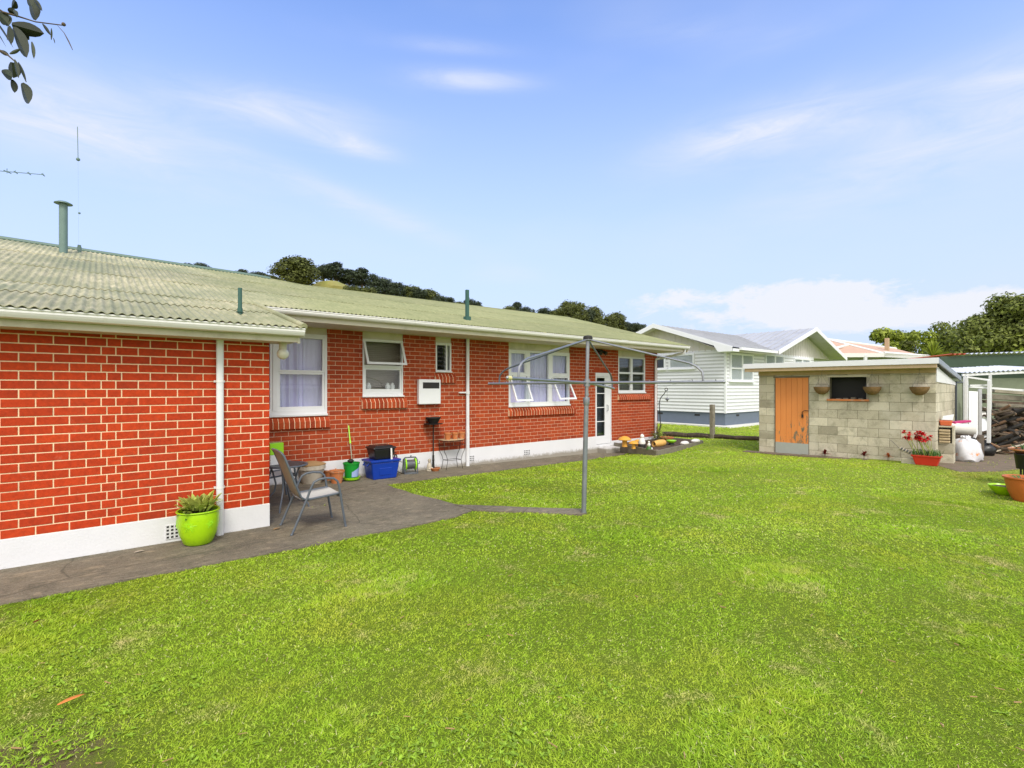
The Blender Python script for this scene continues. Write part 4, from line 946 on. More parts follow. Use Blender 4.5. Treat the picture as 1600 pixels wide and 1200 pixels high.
q=dep(1042.5,624,ZZ);t=thing('hanging_ornament','small star shaped lantern ornament hanging from the garden hook','hanging ornament',tuple(q));m=MB();m.lathe([(0,-.1),(.015,-.06),(.03,-.02),(.075,0),(.03,.03),(.012,.07),(0,.09)],(0,0,0),8);m.build('body','steel',t,True);m=MB();m.tube([(0,0,.08),(-.01,0,.24)],.002,4);m.build('wire','black_matte',t,True)
# ------------------------------------------------------------------ boundary: post, low board edging
pb=dep(1113,683,16.6);pb=Vector((pb.x,pb.y,h(pb.x,pb.y)));m=MB();m.box(pb.x-.075,pb.x+.075,pb.y-.06,pb.y+.06,pb.z-.2,pb.z+1.12);one(m,'fence_post','timber_grey','lone weathered wooden fence post standing in the lawn before the white house','fence post',pb,bevel=.01)
fa_,fb_=onG(1036,683),onG(1215,692)
t=thing('garden_edging','low dark log edging along the boundary of the next lawn','edging',(pb.x,pb.y,pb.z-.0))
L_=[(1036,681),(1075,683.5),(1108,684.5),(1150,687),(1215,691)]
for i in range(4):
    p,q=onG(*L_[i]),onG(*L_[i+1]);m=MB();m.tube([p+Vector((0,0,.06)),p.lerp(q,.5)+Vector((0,.02,.08)),q+Vector((0,0,.05))],.09 if i<2 else .07,8);m.build('log','timber_dark',t,smooth=True)
# ------------------------------------------------------------------ white weatherboard house next door
NX,NY=20.6,10.75;NZ=.5;WT=3.28
nb=thing('weatherboard_house','white weatherboard house with blue-grey foundation and pale grey gabled roof','house',(NX,NY,0))
ex=XY(1271,NY)
m=MB();z=.585;bh=.152
while z<WT+.01:
    for (a,b,ax) in (((NX,NY),(NX+14,NY),0),):
        zg=z+.008;m.hexa([(NX-.0,NY-.026,zg),(ex,NY-.026,zg),(NX,NY+.1,zg),(ex,NY+.1,zg),(NX,NY-.002,z+bh),(ex,NY-.002,z+bh),(NX,NY+.1,z+bh),(ex,NY+.1,z+bh)],.5)
        m.hexa([(NX-.026,NY-.0,zg),(NX+.1,NY,zg),(NX-.026,NY+9.5,zg),(NX+.1,NY+9.5,zg),(NX-.002,NY,z+bh),(NX+.1,NY,z+bh),(NX-.002,NY+9.5,z+bh),(NX+.1,NY+9.5,z+bh)],.5)
    z+=bh
m.box(NX-.03,NX+.05,NY-.03,NY+.05,.58,WT)
m.box(ex-.1,ex+.0,NY,NY+9.5,.1,WT);m.build('wall','board_white',nb)
m=MB();m.box(NX-.012,ex-.03,NY-.012,NY+.09,.59,WT);m.box(NX-.012,NX+.09,NY+.091,NY+9.45,.59,WT);m.build('shadow_backing','shadow_grey',nb)  # grey backing seen through the board gaps, colour stands in for shadow lines
m=MB();m.box(NX+.03,ex-.03,NY+.03,NY+9.4,-.3,.585);m.build('foundation','slate_blue',nb)
m=MB()
for k in range(5): m.box(NX+.02,NX+.04,NY+1.2+k*1.9,NY+1.45+k*1.9,.42,.5)
for k in range(4): m.box(NX+1+k*2.2,NX+1.25+k*2.2,NY+.02,NY+.04,.42,.5)
m.build('air_vent','dark_in',nb)
g0=tuple(onG(1030,664)[:2])
m=MB();m.box(NX-.5,ex,NY-.45,NY+.05,-.1,.055);m.box(NX-.5,NX+.02,NY+.05,NY+9,-.1,.055);struct(m,'neighbour_path','concrete' if 0 else 'stone_white')
# gable one (faces this garden)
rz1=onX(1022,507,NX-.55);ry=rz1.y;rzt=rz1.z
ec=dep(1156,539,20.9)
EY=NY-.62;ez=3.34
far_y=2*ry-EY
xr=ex+0.5
xb=NX-.6
def roofplane(m,pts,th=.05):
    v=[Vector(p) for p in pts];nn=(v[1]-v[0]).cross(v[2]-v[0]).normalized();
    if nn.z<0: nn=-nn
    n=len(v);m.add([tuple(p) for p in v]+[tuple(p-Vector((0,0,th))) for p in v],[tuple(range(n)),tuple(range(2*n-1,n-1,-1))]+[(i,i+n,(i+1)%n+n,(i+1)%n) for i in range(n)])
g2x=XY(1274,NY-.7);g2=onY(1274,512.5,NY-.7);g2L=onY(1215,545,NY-.7);g2R=onY(1294,556,NY-.7)
gl=g2L.x;s2=(g2.z-ez-.02)/(g2x-gl);xv=min(g2x,gl+(rzt-ez)/s2)
m=MB();roofplane(m,[(xb,EY,ez),(gl,EY,ez),(xv,ry,rzt),(xb,ry,rzt)]);roofplane(m,[(xb,far_y,ez),(g2x+3,far_y,ez),(g2x+3,ry,rzt),(xb,ry,rzt)])
roofplane(m,[(g2L.x,NY-.75,ez+.02),(g2x,NY-.75,g2.z),(g2x,ry+.5,g2.z),(g2L.x,ry+.5,ez+.02)]);roofplane(m,[(g2x,NY-.75,g2.z),(2*g2x-g2L.x,NY-.75,ez+.02),(2*g2x-g2L.x,ry+3,ez+.02),(g2x,ry+3,g2.z)])
m.build('roof','roof_white',nb)
m=MB()
k=0
x=xb+.3
while x<xv:
    ys_=EY if x<gl else EY+(x-gl)/(xv-gl)*(ry-EY);zs_=ez+(ys_-EY)*(rzt-ez)/(ry-EY);m.hexa([(x,ys_,zs_),(x+.03,ys_,zs_),(x,ry,rzt),(x+.03,ry,rzt),(x,ys_,zs_+.025),(x+.03,ys_,zs_+.025),(x,ry,rzt+.025),(x+.03,ry,rzt+.025)]);x+=.4
y=NY-.4
while y<ry: m.hexa([(g2L.x,y,ez+.02),(g2x,y,g2.z),(g2L.x,y+.03,ez+.02),(g2x,y+.03,g2.z),(g2L.x,y,ez+.045),(g2x,y,g2.z+.025),(g2L.x,y+.03,ez+.045),(g2x,y+.03,g2.z+.025)]);y+=.4
m.build('roof_rib','roof_white',nb)
def barge(m,p,q,wd,th):
    p=Vector(p);q=Vector(q);dz=Vector((0,0,-wd));ax=Vector(th);v=[p+dz,q+dz,p+dz+ax,q+dz+ax,p,q,p+ax,q+ax];m.hexa(v)
m=MB();barge(m,(xb-.03,EY,ez+.03),(xb-.03,ry,rzt+.04),.2,(.03,0,0));barge(m,(xb-.03,far_y,ez+.03),(xb-.03,ry,rzt+.04),.2,(.03,0,0))
m.prism([(EY,ez-.17),(EY,ez+.0),(EY+.95,ez+.0+.95*(rzt-ez)/(ry-EY)),(EY+.62,ez-.17)],'x',xb-.035,xb+.55)
barge(m,(g2L.x,NY-.78,ez+.05),(g2x,NY-.78,g2.z+.03),.2,(0,.03,0));barge(m,(2*g2x-g2L.x,NY-.78,ez+.05),(g2x,NY-.78,g2.z+.03),.2,(0,.03,0))
m.box(xb+.56,g2L.x-.02,EY-.11,EY,ez-.10,ez+.01);m.build('bargeboard','board_white',nb)
m=MB();m.box(xb+.5,g2L.x,EY+.02,NY+.0,ez-.13,ez-.11);m.hexa([(xb,EY+.6,ez-.06),(NX,EY+.6,ez-.06),(xb,ry,rzt-.1),(NX,ry,rzt-.1),(xb,EY+.6,ez-.05),(NX,EY+.6,ez-.05),(xb,ry,rzt-.09),(NX,ry,rzt-.09)])
m.hexa([(xb,far_y,ez-.06),(NX,far_y,ez-.06),(xb,ry,rzt-.1),(NX,ry,rzt-.1),(xb,far_y,ez-.05),(NX,far_y,ez-.05),(xb,ry,rzt-.09),(NX,ry,rzt-.09)]);m.build('soffit','grey_board',nb)
m=MB();m.prism([(NY,WT),(far_y-.5,WT),(ry,rzt-.05)],'x',NX,NX+.05)
y=NY
while y<far_y-.5:
    zt=min(WT+(y-NY+.0)*(rzt-WT)/(ry-NY),WT+(far_y-.5-y)*(rzt-WT)/(far_y-.5-ry))
    m.box(NX-.015,NX,y,y+.04,WT,max(WT+.01,zt));y+=.3
y=g2L.x+.5
while y<2*g2x-g2L.x-.5:
    zt=WT+(g2.z-.1-WT)*(1-abs(y-g2x)/(g2x-g2L.x-.35));m.box(y,y+.04,NY-.015,NY,WT,max(WT+.01,zt));y+=.3
m.prism([(g2L.x+.35,WT),(2*g2x-g2L.x-.35,WT),(g2x,g2.z-.08)],'y',NY+.0,NY+.05);m.build('gable','grey_board',nb)
def nwin(axis,a,b,z0,z1,mull,trans,curt='grey_curtain'):
    m=MB();P=(lambda s,d,z:(s,NY-.065+d,z)) if axis=='x' else (lambda s,d,z:(NX-.065+d,s,z))
    def bx(s0,s1,c,d,d0=-.02,d1=.05,mm=m): mm.hexa([P(s0,d0,c),P(s1,d0,c),P(s0,d1,c),P(s1,d1,c),P(s0,d0,d),P(s1,d0,d),P(s0,d1,d),P(s1,d1,d)])
    w=.08;bx(a,a+w,z0,z1);bx(b-w,b,z0,z1);bx(a+w,b-w,z0,z0+w);bx(a+w,b-w,z1-w,z1);bx(a-.05,b+.05,z0-.04,z0-.003,-.06)
    for q in mull: bx(q-.05,q+.05,z0+w,z1-w,-.018)
    for q in trans: bx(a+w,b-w,q-.035,q+.035,-.016)
    wn=m.build('window','board_white',nb)
    mm=MB();bx(a+w,b-w,z0+w,z1-w,.012,.016,mm);mm.build('pane','glass',wn)
    mm=MB();bx(a+w,b-w,z0+w,z1-w,.024,.027,mm)
    mm.build('curtain',curt,wn)
def nz(px,py,ax): return (onY(px,py,NY) if ax=='x' else onX(px,py,NX))
a=nz(1139,551,'x');b=nz(1175,597,'x');nwin('x',a.x,b.x,b.z+.02,a.z,[(a.x+b.x)/2+.02],[(a.z*.47+b.z*.53)])
a=nz(1194,553,'x');b=nz(1223,568,'x');nwin('x',a.x,b.x,1.9,a.z,[(a.x+b.x)/2+.02],[])
a=nz(1239,559,'x');b=nz(1264,568,'x');nwin('x',a.x,b.x,2.1,a.z,[(a.x+b.x)/2],[])
a=nz(1086,552,'y');b=nz(1046,577,'y');nwin('y',a.y,b.y,b.z,a.z,[],[]);a2_=nz(1041,555,'y');b2_=nz(1000,578,'y');nwin('y',a2_.y,b2_.y,b.z,a.z,[],[],'dark_in')
# ------------------------------------------------------------------ concrete block shed
SH=thing('block_shed','grey concrete block garden shed with orange door and flat white-edged roof','shed',(SL.x,SL.y,0),SANG)
# local axes: x -> SQ (into the shed), y -> -SD ; s along front = -y
BW=.398;BHt=.2;SLN=3.555;SDP=2.85
dL,_,_=onS(1211,600);dR,_,_=onS(1264,600);w0,wz1,_=onS(1296,589.5);w1_,wz0,_=onS(1354,624)
z0s=-.02
OPN=[(dL,dR,-.2,1.93),(w0,w1_,wz0,wz1+.0)]
top_f=1.99
sf=lambda s,d,z:(d,-s,z)
def blockface(mb,mp,L,zt,opens,first=0,ph=0):
    i=0;z=z0s-.02
    while z<zt-.02:
        zz=min(z+BHt,zt);off=(0 if (i+first)%2==0 else BW/2)+ph;s=-off
        while s<L:
            a=max(0,s)+.003;b=min(L,s+BW)-.003
            if b-a>.03:
                segs=[(a,b)]
                for (p0,p1,q0,q1) in opens:
                    if q0<(z+zz)/2<q1:
                        ns=[]
                        for p,q in segs:
                            if q<=p0 or p>=p1:ns.append((p,q))
                            else:
                                if p<p0-.02:ns.append((p,p0))
                                if q>p1+.02:ns.append((p1,q))
                        segs=ns
                for p,q in segs:
                    mb.hexa([mp(p,0,z+.003),mp(q,0,z+.003),mp(p,.02,z+.003),mp(q,.02,z+.003),mp(p,0,zz-.003),mp(q,0,zz-.003),mp(p,.02,zz-.003),mp(q,.02,zz-.003)],random.random())
            s+=BW
        z+=BHt;i+=1
m=MB();random.seed(5);blockface(m,sf,SLN,top_f,OPN,0,.02)
ss=lambda s,d,z:(s,-(SLN-d),z)
blockface(m,ss,SDP,1.80,[],1,.0);blockface(m,lambda s,d,z:(s,-d,z),SDP,1.80,[],1)
m.build('wall','block',SH,True,bevel=.004,bseg=1)
m=MB();facewall(m,sf,0,SLN-.002,-.25,top_f,OPN,.004,.18);m.hexa([(.18,-(SLN-.004),-.25),(.18,-(SLN-.18),-.25),(SDP,-(SLN-.004),-.25),(SDP,-(SLN-.18),-.25),(.18,-(SLN-.004),1.97),(.18,-(SLN-.18),1.97),(SDP,-(SLN-.004),1.70),(SDP,-(SLN-.18),1.70)])
m.hexa([(.18,-.004,-.25),(.18,-.18,-.25),(SDP,-.004,-.25),(SDP,-.18,-.25),(.18,-.004,1.97),(.18,-.18,1.97),(SDP,-.004,1.70),(SDP,-.18,1.70)]);m.box(SDP-.1,SDP,-SLN,0,-.25,1.7);m.build('core','block_joint',SH,True)
m=MB();m.box(-.02,.1,-SLN-.01,.01,top_f,top_f+.10);m.hexa([(-.02,-SLN-.01,1.98),(.1,-SLN-.01,1.98),(-.02,-SLN+.0,1.98),(.1,-SLN,1.98)]*1+[(-.02,-SLN-.01,2.09),(.1,-SLN-.01,2.09),(-.02,-SLN,2.09),(.1,-SLN,2.09)])
m.build('top_plate','timber_pale',SH,True)
# gable filler on the near side (painted boards)
m=MB();m.hexa([(.0,-SLN-.012,1.80),(.02,-SLN+.03,1.80),(SDP,-SLN-.012,1.74),(SDP,-SLN+.03,1.74),(.0,-SLN-.012,2.12),(.02,-SLN+.03,2.12),(SDP,-SLN-.012,1.80),(SDP,-SLN+.03,1.80)])
m.build('side_panel','plinth',SH,True)
# roof
zf_=2.21
def rz_(x): return zf_-.098*x
m=MB();m.hexa([(-.34,-SLN-.06,rz_(-.34)),(SDP+.25,-SLN-.06,rz_(SDP+.25)),(-.34,.22,rz_(-.34)),(SDP+.25,.22,rz_(SDP+.25)),(-.34,-SLN-.06,rz_(-.34)+.03),(SDP+.25,-SLN-.06,rz_(SDP+.25)+.03),(-.34,.22,rz_(-.34)+.03),(SDP+.25,.22,rz_(SDP+.25)+.03)]);m.build('roof','roof_white',SH,True)
m=MB();m.box(-.385,-.36,-SLN-.09,.25,2.165,2.285);m.box(-.36,-.30,-SLN-.09,.25,2.278,2.287);m.build('front_flashing','white',SH,True,bevel=.003)
m=MB();m.hexa([(-.36,-SLN-.09,rz_(-.36)-.06),(SDP+.27,-SLN-.09,rz_(SDP+.27)-.06),(-.36,-SLN-.065,rz_(-.36)-.06),(SDP+.27,-SLN-.065,rz_(SDP+.27)-.06),(-.36,-SLN-.09,rz_(-.36)+.045),(SDP+.27,-SLN-.09,rz_(SDP+.27)+.045),(-.36,-SLN-.065,rz_(-.36)+.045),(SDP+.27,-SLN-.065,rz_(SDP+.27)+.045)]);m.build('side_flashing','galv_edge',SH,True)
m=MB();m.box(-.358,-.31,-SLN-.06,.22,2.085,2.165);m.build('fascia','timber_pale',SH,True,bevel=.004)
m=MB();m.hexa([(-.31,-SLN-.05,2.09),(0,-SLN-.05,2.085),(-.31,.2,2.09),(0,.2,2.085),(-.31,-SLN-.05,2.1),(0,-SLN-.05,2.095),(-.31,.2,2.1),(0,.2,2.095)]);m.build('soffit','soffit',SH,True)
# door
nb_=6;bw_=(dR-dL-.02)/nb_
m=MB();m.box(.0,.05,-(dL+.0),-(dL-.03),-.05,1.93);m.box(.0,.05,-(dR+.0),-(dR-.012),-.05,1.93);m.box(-.01,.05,-dR-.02,-dL+.04,1.93,1.96);m.build('door_frame','timber_grey',SH,True)
m=MB()
for k in range(nb_):
    a=dL+.01+k*bw_;m.box(.0,.03,-(a+bw_-.004),-a,.0,1.925,random.random())
dr2=m.build('door','orange_door',SH,True,bevel=.003)
m=MB();m.box(-.006,.0,-(dR-.012),-(dL+.012),-.01,.30);m.build('kick_plate','zinc',dr2,True)
hs,hz,_=onS(1254,645);m=MB();m.tube([(-.02,-hs+.0,hz-.06),(-.03,-hs,hz+.02),(-.035,-hs-.05,hz+.06),(-.02,-hs-.14,hz+.05)],.008,6);m.box(-.02,0,-hs-.02,-hs+.02,hz-.12,hz-.04);m.build('latch','black_matte',dr2,True)
# window opening
m=MB();m.box(.0,.06,-(w0+.0),-(w0-.04),wz0,wz1+.02);m.box(.0,.06,-(w1_+.04),-w1_,wz0,wz1+.02);m.box(-.012,.08,-(w1_+.06),-(w0-.06),wz1,wz1+.04)
wn=m.build('window','timber_grey' if 0 else 'cream',SH,True);m=MB();m.box(-.03,.08,-(w1_+.05),-(w0-.05),wz0-.045,wz0);m.build('sill','terracotta',wn,True)
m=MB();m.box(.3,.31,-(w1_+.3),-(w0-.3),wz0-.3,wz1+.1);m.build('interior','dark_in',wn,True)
m=MB();
for k in range(5): a=w0+.12+k*.15;m.box(.05,.15,-(a+.09),-a,wz0,wz0+random.uniform(.015,.05))
m.build('clutter','timber_grey',wn,True)
# ledge of pavers in front
m=MB();s=-.3
while s<SLN-.35:
    L=random.uniform(.35,.5);zz=.02+.02*s;m.box(-.30+random.uniform(-.01,.01),-.02,-(s+L-.01),-s,-.15,cl(zz,-.0,.07)+random.uniform(0,.008),random.random());s+=L
m.build('plinth_slab','timber_dark' if 0 else 'dirt',SH,True,bevel=.006)
# hanging baskets
def basket(px,py,label):
    s,z,_=onS(px,py,.14);wp=SL+SD*s-SQ*.14;t=thing('hanging_basket',label,'hanging basket',(wp.x,wp.y,z),SANG,'hanging baskets on the shed')
    m=MB();m.lathe([(0,-.17),(.06,-.165),(.12,-.12),(.165,-.04),(.172,.01),(.155,.01),(.135,-.03),(0,-.03)],(0,0,0),20,wob=.02);m.build('liner','basket',t,True,True)
    m=MB();m.tube([(math.cos(a)*.16,math.sin(a)*.16,.008) for a in [k*PI/10 for k in range(21)]],.005,5)
    for k in range(3):
        a=k*2.1+.4;m.tube([(math.cos(a)*.16,math.sin(a)*.16,.008),(0,0,.3)],.002,4)
    m.tube([(0,0,.3),(0,0,.36),(.08,0,.42)],.003,4);m.build('chain','tube_grey',t,True)
    m=MB()
    for k in range(12):
        a=random.uniform(0,6.28);leaf(m,(.08*math.cos(a),.08*math.sin(a),-.01),(math.cos(a),math.sin(a),.8),.06,.015,.5,seg=2)
    m.build('dry_leaves','brown_leaf',t,True)
basket(1284,605,'brown hanging basket between the orange door and the shed window');basket(1362.5,605,'brown hanging basket at the right edge of the shed window');basket(1436.5,605,'brown hanging basket near the right corner of the shed')
# plants at the shed foot
def redplant(px,py,mat,label,s=1):
    ss_,_,_=onS(px,py,.13);wp=SL+SD*ss_-SQ*.13;z=h(wp.x,wp.y)+.03;t=thing('red_plant',label,'plant',(wp.x,wp.y,z),0,'small red plants along the shed')
    m=MB()
    for k in range(26):
        a=random.uniform(0,6.28);e=random.uniform(.2,1.4);leaf(m,(0,0,.06*s*random.random()+.03),(math.cos(a)*math.cos(e),math.sin(a)*math.cos(e),math.sin(e)),.15*s*random.uniform(.6,1.1),.045*s,.3,seg=3)
    m.build('leaves',mat,t,True);m=MB();m.tube([(0,0,-.03),(0,0,.1)],.006,5);m.build('stem','bark',t,True)
redplant(1289,708,'leaf_red','small dark red plant just right of the orange shed door');redplant(1350,711,'leaf_red','small dark red plant below the shed window corner');redplant(1387.5,714,'orange_glaze','small orange-red plant between the dark red plants and the planter',.8)
def zs(px,py,off,dz=0):
    s,_,_=onS(px,py,off);wp=SL+SD*s-SQ*off;return Vector((wp.x,wp.y,h(wp.x,wp.y)+dz))
c=zs(1448,720,.35);t=thing('red_planter','rectangular red planter crowded with tall red flowers at the shed corner','planter',tuple(c),SANG)
m=MB();tub(m,.10,.17,.13,.225,0,.19);m.build('box','red_plastic',t,True,bevel=.012)
m=MB();tub(m,.135,.235,.14,.24,.17,.20);m.build('rim','red_plastic',t,True,bevel=.006)
m=MB();random.seed(21)
for k in range(130):
    x,y=random.uniform(-.11,.11),random.uniform(-.22,.22);a=random.uniform(0,6.28);leaf(m,(x,y,.18),(math.cos(a)*.35,math.sin(a)*.35,1),random.uniform(.12,.24),.014,.25,seg=3)
m.build('leaves','leaf_mid',t,True)
m=MB();fl=MB()
for k in range(22):
    y0_=random.uniform(-.12,.2);x0_=random.uniform(-.08,.08);y1_=y0_+random.uniform(.0,.2)+.02;z1_=random.uniform(.5,.66)
    m.tube([(x0_,y0_,.18),(x0_*1.1,(y0_+y1_)/2+.01,.4),(x0_*1.3,y1_,z1_)],.004,5)
    for j in range(24):
        a=random.uniform(0,6.28);e=random.uniform(-.4,1.3);leaf(fl,(x0_*1.3,y1_,z1_),(math.cos(a)*math.cos(e),math.sin(a)*math.cos(e),math.sin(e)),.072,.032,.35,seg=2)
m.build('stems','leaf_pale',t,True);fl.build('flowers','red_flower',t,True)
c=zs(1422,722,.3);m=MB();m.box(c.x-.1,c.x+.1,c.y-.13,c.y+.13,c.z-.03,c.z+.11);one(m,'grey_block','block','low grey concrete block on the ground left of the red planter','concrete block',c,bevel=.01)
t=thing('coiled_hose','striped grey flexible pipe coil leaning from the grey block to the planter','pipe',(c.x,c.y,c.z+.12));m=MB()
pts=[(0+.0,.22-.035*k*1.1,.32-.02*k) for k in range(9)]
pts=[zs(1407+4.4*k,700,.28)+Vector((0,0,.30-.022*k)) for k in range(8)]
for i,q in enumerate(pts): m.lathe([(.03,-.015),(.05,-.008),(.05,.008),(.03,.015)],q,12,mat=Matrix.Rotation(PI/2,3,'X')@Matrix.Rotation(.5,3,'X'))
m.build('coils','cream_pot',t,smooth=True);m=MB();m.tube([pts[0]+Vector((0,.02,0)),zs(1395,690,.2)+Vector((0,0,.42)),zs(1391,690,.2)+Vector((0,0,.46))],.004,5);m.tube(pts,.028,8);m.build('core','tube_grey',t,smooth=True)
# stacked blocks with junk at the shed corner
c=dep(1478,718,10.75);c=Vector((c.x,c.y,h(c.x,c.y)))
def blk(z,nm,lb):
    t=thing(nm,lb,'concrete block',(c.x,c.y,c.z+z),SANG+.05,'concrete blocks stacked at the shed corner')
    m=MB();m.box(-.2,.2,-.14,.14,.0,.19);m.build('body','block',t,True,bevel=.006)
blk(0,'concrete_block','grey concrete block at the bottom of the stack beside the shed');blk(.195,'concrete_block','middle grey concrete block in the stack beside the shed')
t=thing('hollow_block','top hollow concrete block holding folded cardboard, beside the shed corner','concrete block',(c.x,c.y,c.z+.39),SANG+.05,'concrete blocks stacked at the shed corner')
m=MB();m.box(-.2,.2,-.14,-.11,0,.39);m.box(-.2,.2,.11,.14,0,.39);m.box(-.2,.2,-.11,.11,.36,.39);m.box(-.2,.2,-.11,.11,0,.03);m.box(.12,.15,-.11,.11,.03,.36);m.build('shell','block',t,True,bevel=.005)
t=thing('cardboard_bundle','folded tan cardboard stuffed inside the hollow block','cardboard',(c.x-.1*SQ.x,c.y-.1*SQ.y,c.z+.43),SANG);m=MB()
for k in range(5): m.box(-.14+random.uniform(-.02,.02),.1,-.09,.085,.0+k*.058,.045+k*.058,random.random())
m.build('sheets','card',t,True,bevel=.01)
t=thing('red_toolbox','red container with a clear sloping lid on top of the block stack','container',(c.x,c.y,c.z+.783),SANG+.1)
m=MB();tub(m,.12,.09,.14,.11,0,.11);m.build('body','orange_roof',t,True,bevel=.02);m=MB();m.hexa([(-.12,-.11,.12),(.1,-.11,.12),(-.12,.07,.12),(.1,.07,.12),(-.1,-.13,.24),(.12,-.13,.24),(-.1,.05,.20),(.12,.05,.20)]);m.build('lid','galv_white',t,True,bevel=.01)
# dark screens, white frames and panels leaning behind
t=thing('screen_frame','dark metal screen frames leaning upright beside the shed wall','screen',tuple(dep(1497,700,12.6)-Vector((0,0,0))))
m=MB()
def fr(m,x0,x1,y0,y1,Z,w=.04,Z2=None):
    Z2=Z2 or Z;a,b,c_,d_=dep(x0,y0,Z),dep(x1,y0,Z2),dep(x1,y1,Z2),dep(x0,y1,Z)
    for p,q in ((a,b),(b,c_),(c_,d_),(d_,a)): m.beam(p,q,w,w)
    return a,b,c_,d_
fr(m,1490,1493,600,658,12.5,.03,12.9);a,b,c_,d_=fr(m,1494,1507,597,662,12.4,.035,12.8);a2,b2,c2,d2=fr(m,1488,1506,604,700,12.7,.03,13.0)
m.build('frame','tube_grey',t);m=MB();m.add([a,b,c_,d_],[(0,1,2,3)],.5);m.add([a2,b2,c2,d2],[(0,1,2,3)],.5);m.build('mesh','green_pale',t)
t=thing('door_frame_unit','white painted door frame leaning upright in front of the lean-to','door frame',tuple(dep(1528,712,12.0)))
m=MB();a,b,c_,d_=dep(1510.5,589,11.9),dep(1546,594,11.7),dep(1545,692,11.7),dep(1509,690,11.9)
m.beam(a,d_,.11,.05);m.build('post','white',t,bevel=.004);m=MB();m.beam(b,c_,.13,.06);m.build('post','white',t,bevel=.004);m=MB();m.beam(a+Vector((0,0,.0)),b,.04,.04);m.build('head','white',t)
def panel(name,label,cat,x0,x1,y0,y1,Z,mat,tilt=.15,th=.03,y0b=None):
    p=[dep(x0,y1,Z),dep(x1,y1,Z-.05),dep(x0,y0,Z+tilt),dep(x1,y0b or y0,Z-.05+tilt)];off=Vector((F[0],F[1],0))*th
    m=MB();m.hexa([p[0],p[1],p[0]+off,p[1]+off,p[2],p[3],p[2]+off,p[3]+off]);cb=(p[0]+p[1])/2
    return one(m,name,mat,label,cat,cb,bevel=.003)
panel('leaning_sheet','wide white panel standing inside the leaning white door frame','panel',1514,1531,611,690,12.15,'board_white',y0b=612)
panel('leaning_plank','narrow white board standing at the edge of the wide white panel','board',1530,1534.5,608,690,12.0,'white',.1,.04)
panel('leaning_sheet','short white panel tucked low behind the leaning door frame','panel',1534,1541,636,652,12.5,'stone_white')
panel('leaning_sheet','low white panel near the ground behind the leaning door frame','panel',1534,1543,654,688,12.3,'board_white')
# white bucket lying down, pink strip, bag
c=dep(1508,671,11.2);t=thing('white_drum','white plastic drum lying on its side above the full bag','drum',tuple(c))
axd=Vector((R[0]*.8-F[0]*.6,R[1]*.8-F[1]*.6,-.1)).normalized();q=axd.to_track_quat('Z','Y').to_matrix()
m=MB();m.lathe([(0,-.27),(.12,-.27),(.125,.15),(.133,.16),(.133,.18),(.122,.18),(.118,-.25),(0,-.25)],(0,0,0),24,mat=q);m.build('shell','cream_pot' if 0 else 'stone_white',t,True,True)
m=MB()
vs=[]
for i in range(8):
    a=.35+i*.13
    for zz in (-.2,-.02): vs.append(q@Vector((math.cos(a)*.1255,math.sin(a)*.1255,zz)))
m.add(vs,[(2*i,2*i+2,2*i+3,2*i+1) for i in range(7)],.5);m.build('sticker','pale_blue',t,True)
p0,p1=dep(1488,660.5,11.3),dep(1513,658,11.5);m=MB();m.beam(p0,p1,.12,.05);one(m,'pink_strip','pink','flat pink-purple plastic strip lying above the white drum','strip',p0.lerp(p1,.5),bevel=.01)
c=dep(1490,690,11.3);m=MB();m.box(c.x-.15,c.x+.45,c.y-.45,c.y+.2,h(c.x,c.y)-.02,c.z-.26+.42);one(m,'junk_crate','timber_dark','dark crate under the white drum beside the shed','crate',Vector((c.x,c.y,h(c.x,c.y))),bevel=.01)
cb=dep(1509,722,10.95);cb.z=h(cb.x,cb.y)
t=thing('rubbish_bag','full white and orange plastic bag slumped on bare soil beside the blocks','bag',tuple(cb))
m=MB();n=28;prof=[(0,0),(.27,.0),(.315,.05),(.32,.15),(.31,.28),(.27,.38),(.2,.45),(.1,.48),(.1,.52),(.05,.55)]
vs=[];random.seed(9)
for i,(r_,z_) in enumerate(prof):
    for j in range(n):
        a=2*PI*j/n;k=1+.07*math.sin(5*a+i*1.3)+.04*math.sin(11*a-i*2.1)+.03*random.uniform(-1,1);vs.append((r_*k*math.cos(a)*1.0,r_*k*math.sin(a)*.85,z_+.015*math.sin(7*a+i)))
m.add(vs,[(i*n+j,i*n+(j+1)%n,(i+1)*n+(j+1)%n,(i+1)*n+j) for i in range(len(prof)-1) for j in range(n)],.5);m.build('sack','bag_white',t,True,True)
m=MB();m.ball((.12,-.1,.47),(.1,.06,.05),10,6,nz=.2);m.build('contents','black_plastic',t,True)
m=MB();m.beam((.05,-.1,.42),(.13,-.15,.58),.05,.02);m.build('tie','bag_white',t,True)
c=dep(1538,706,11.8);c.z=h(c.x,c.y);t=thing('black_bag','black plastic bag slumped behind the white and orange bag','bag',tuple(c));m=MB();m.ball((0,0,.13),(.22,.2,.17),14,10,nz=.12);m.ball((.1,0,.28),(.1,.1,.07),10,8,nz=.15);m.build('sack','black_plastic',t,True,True)
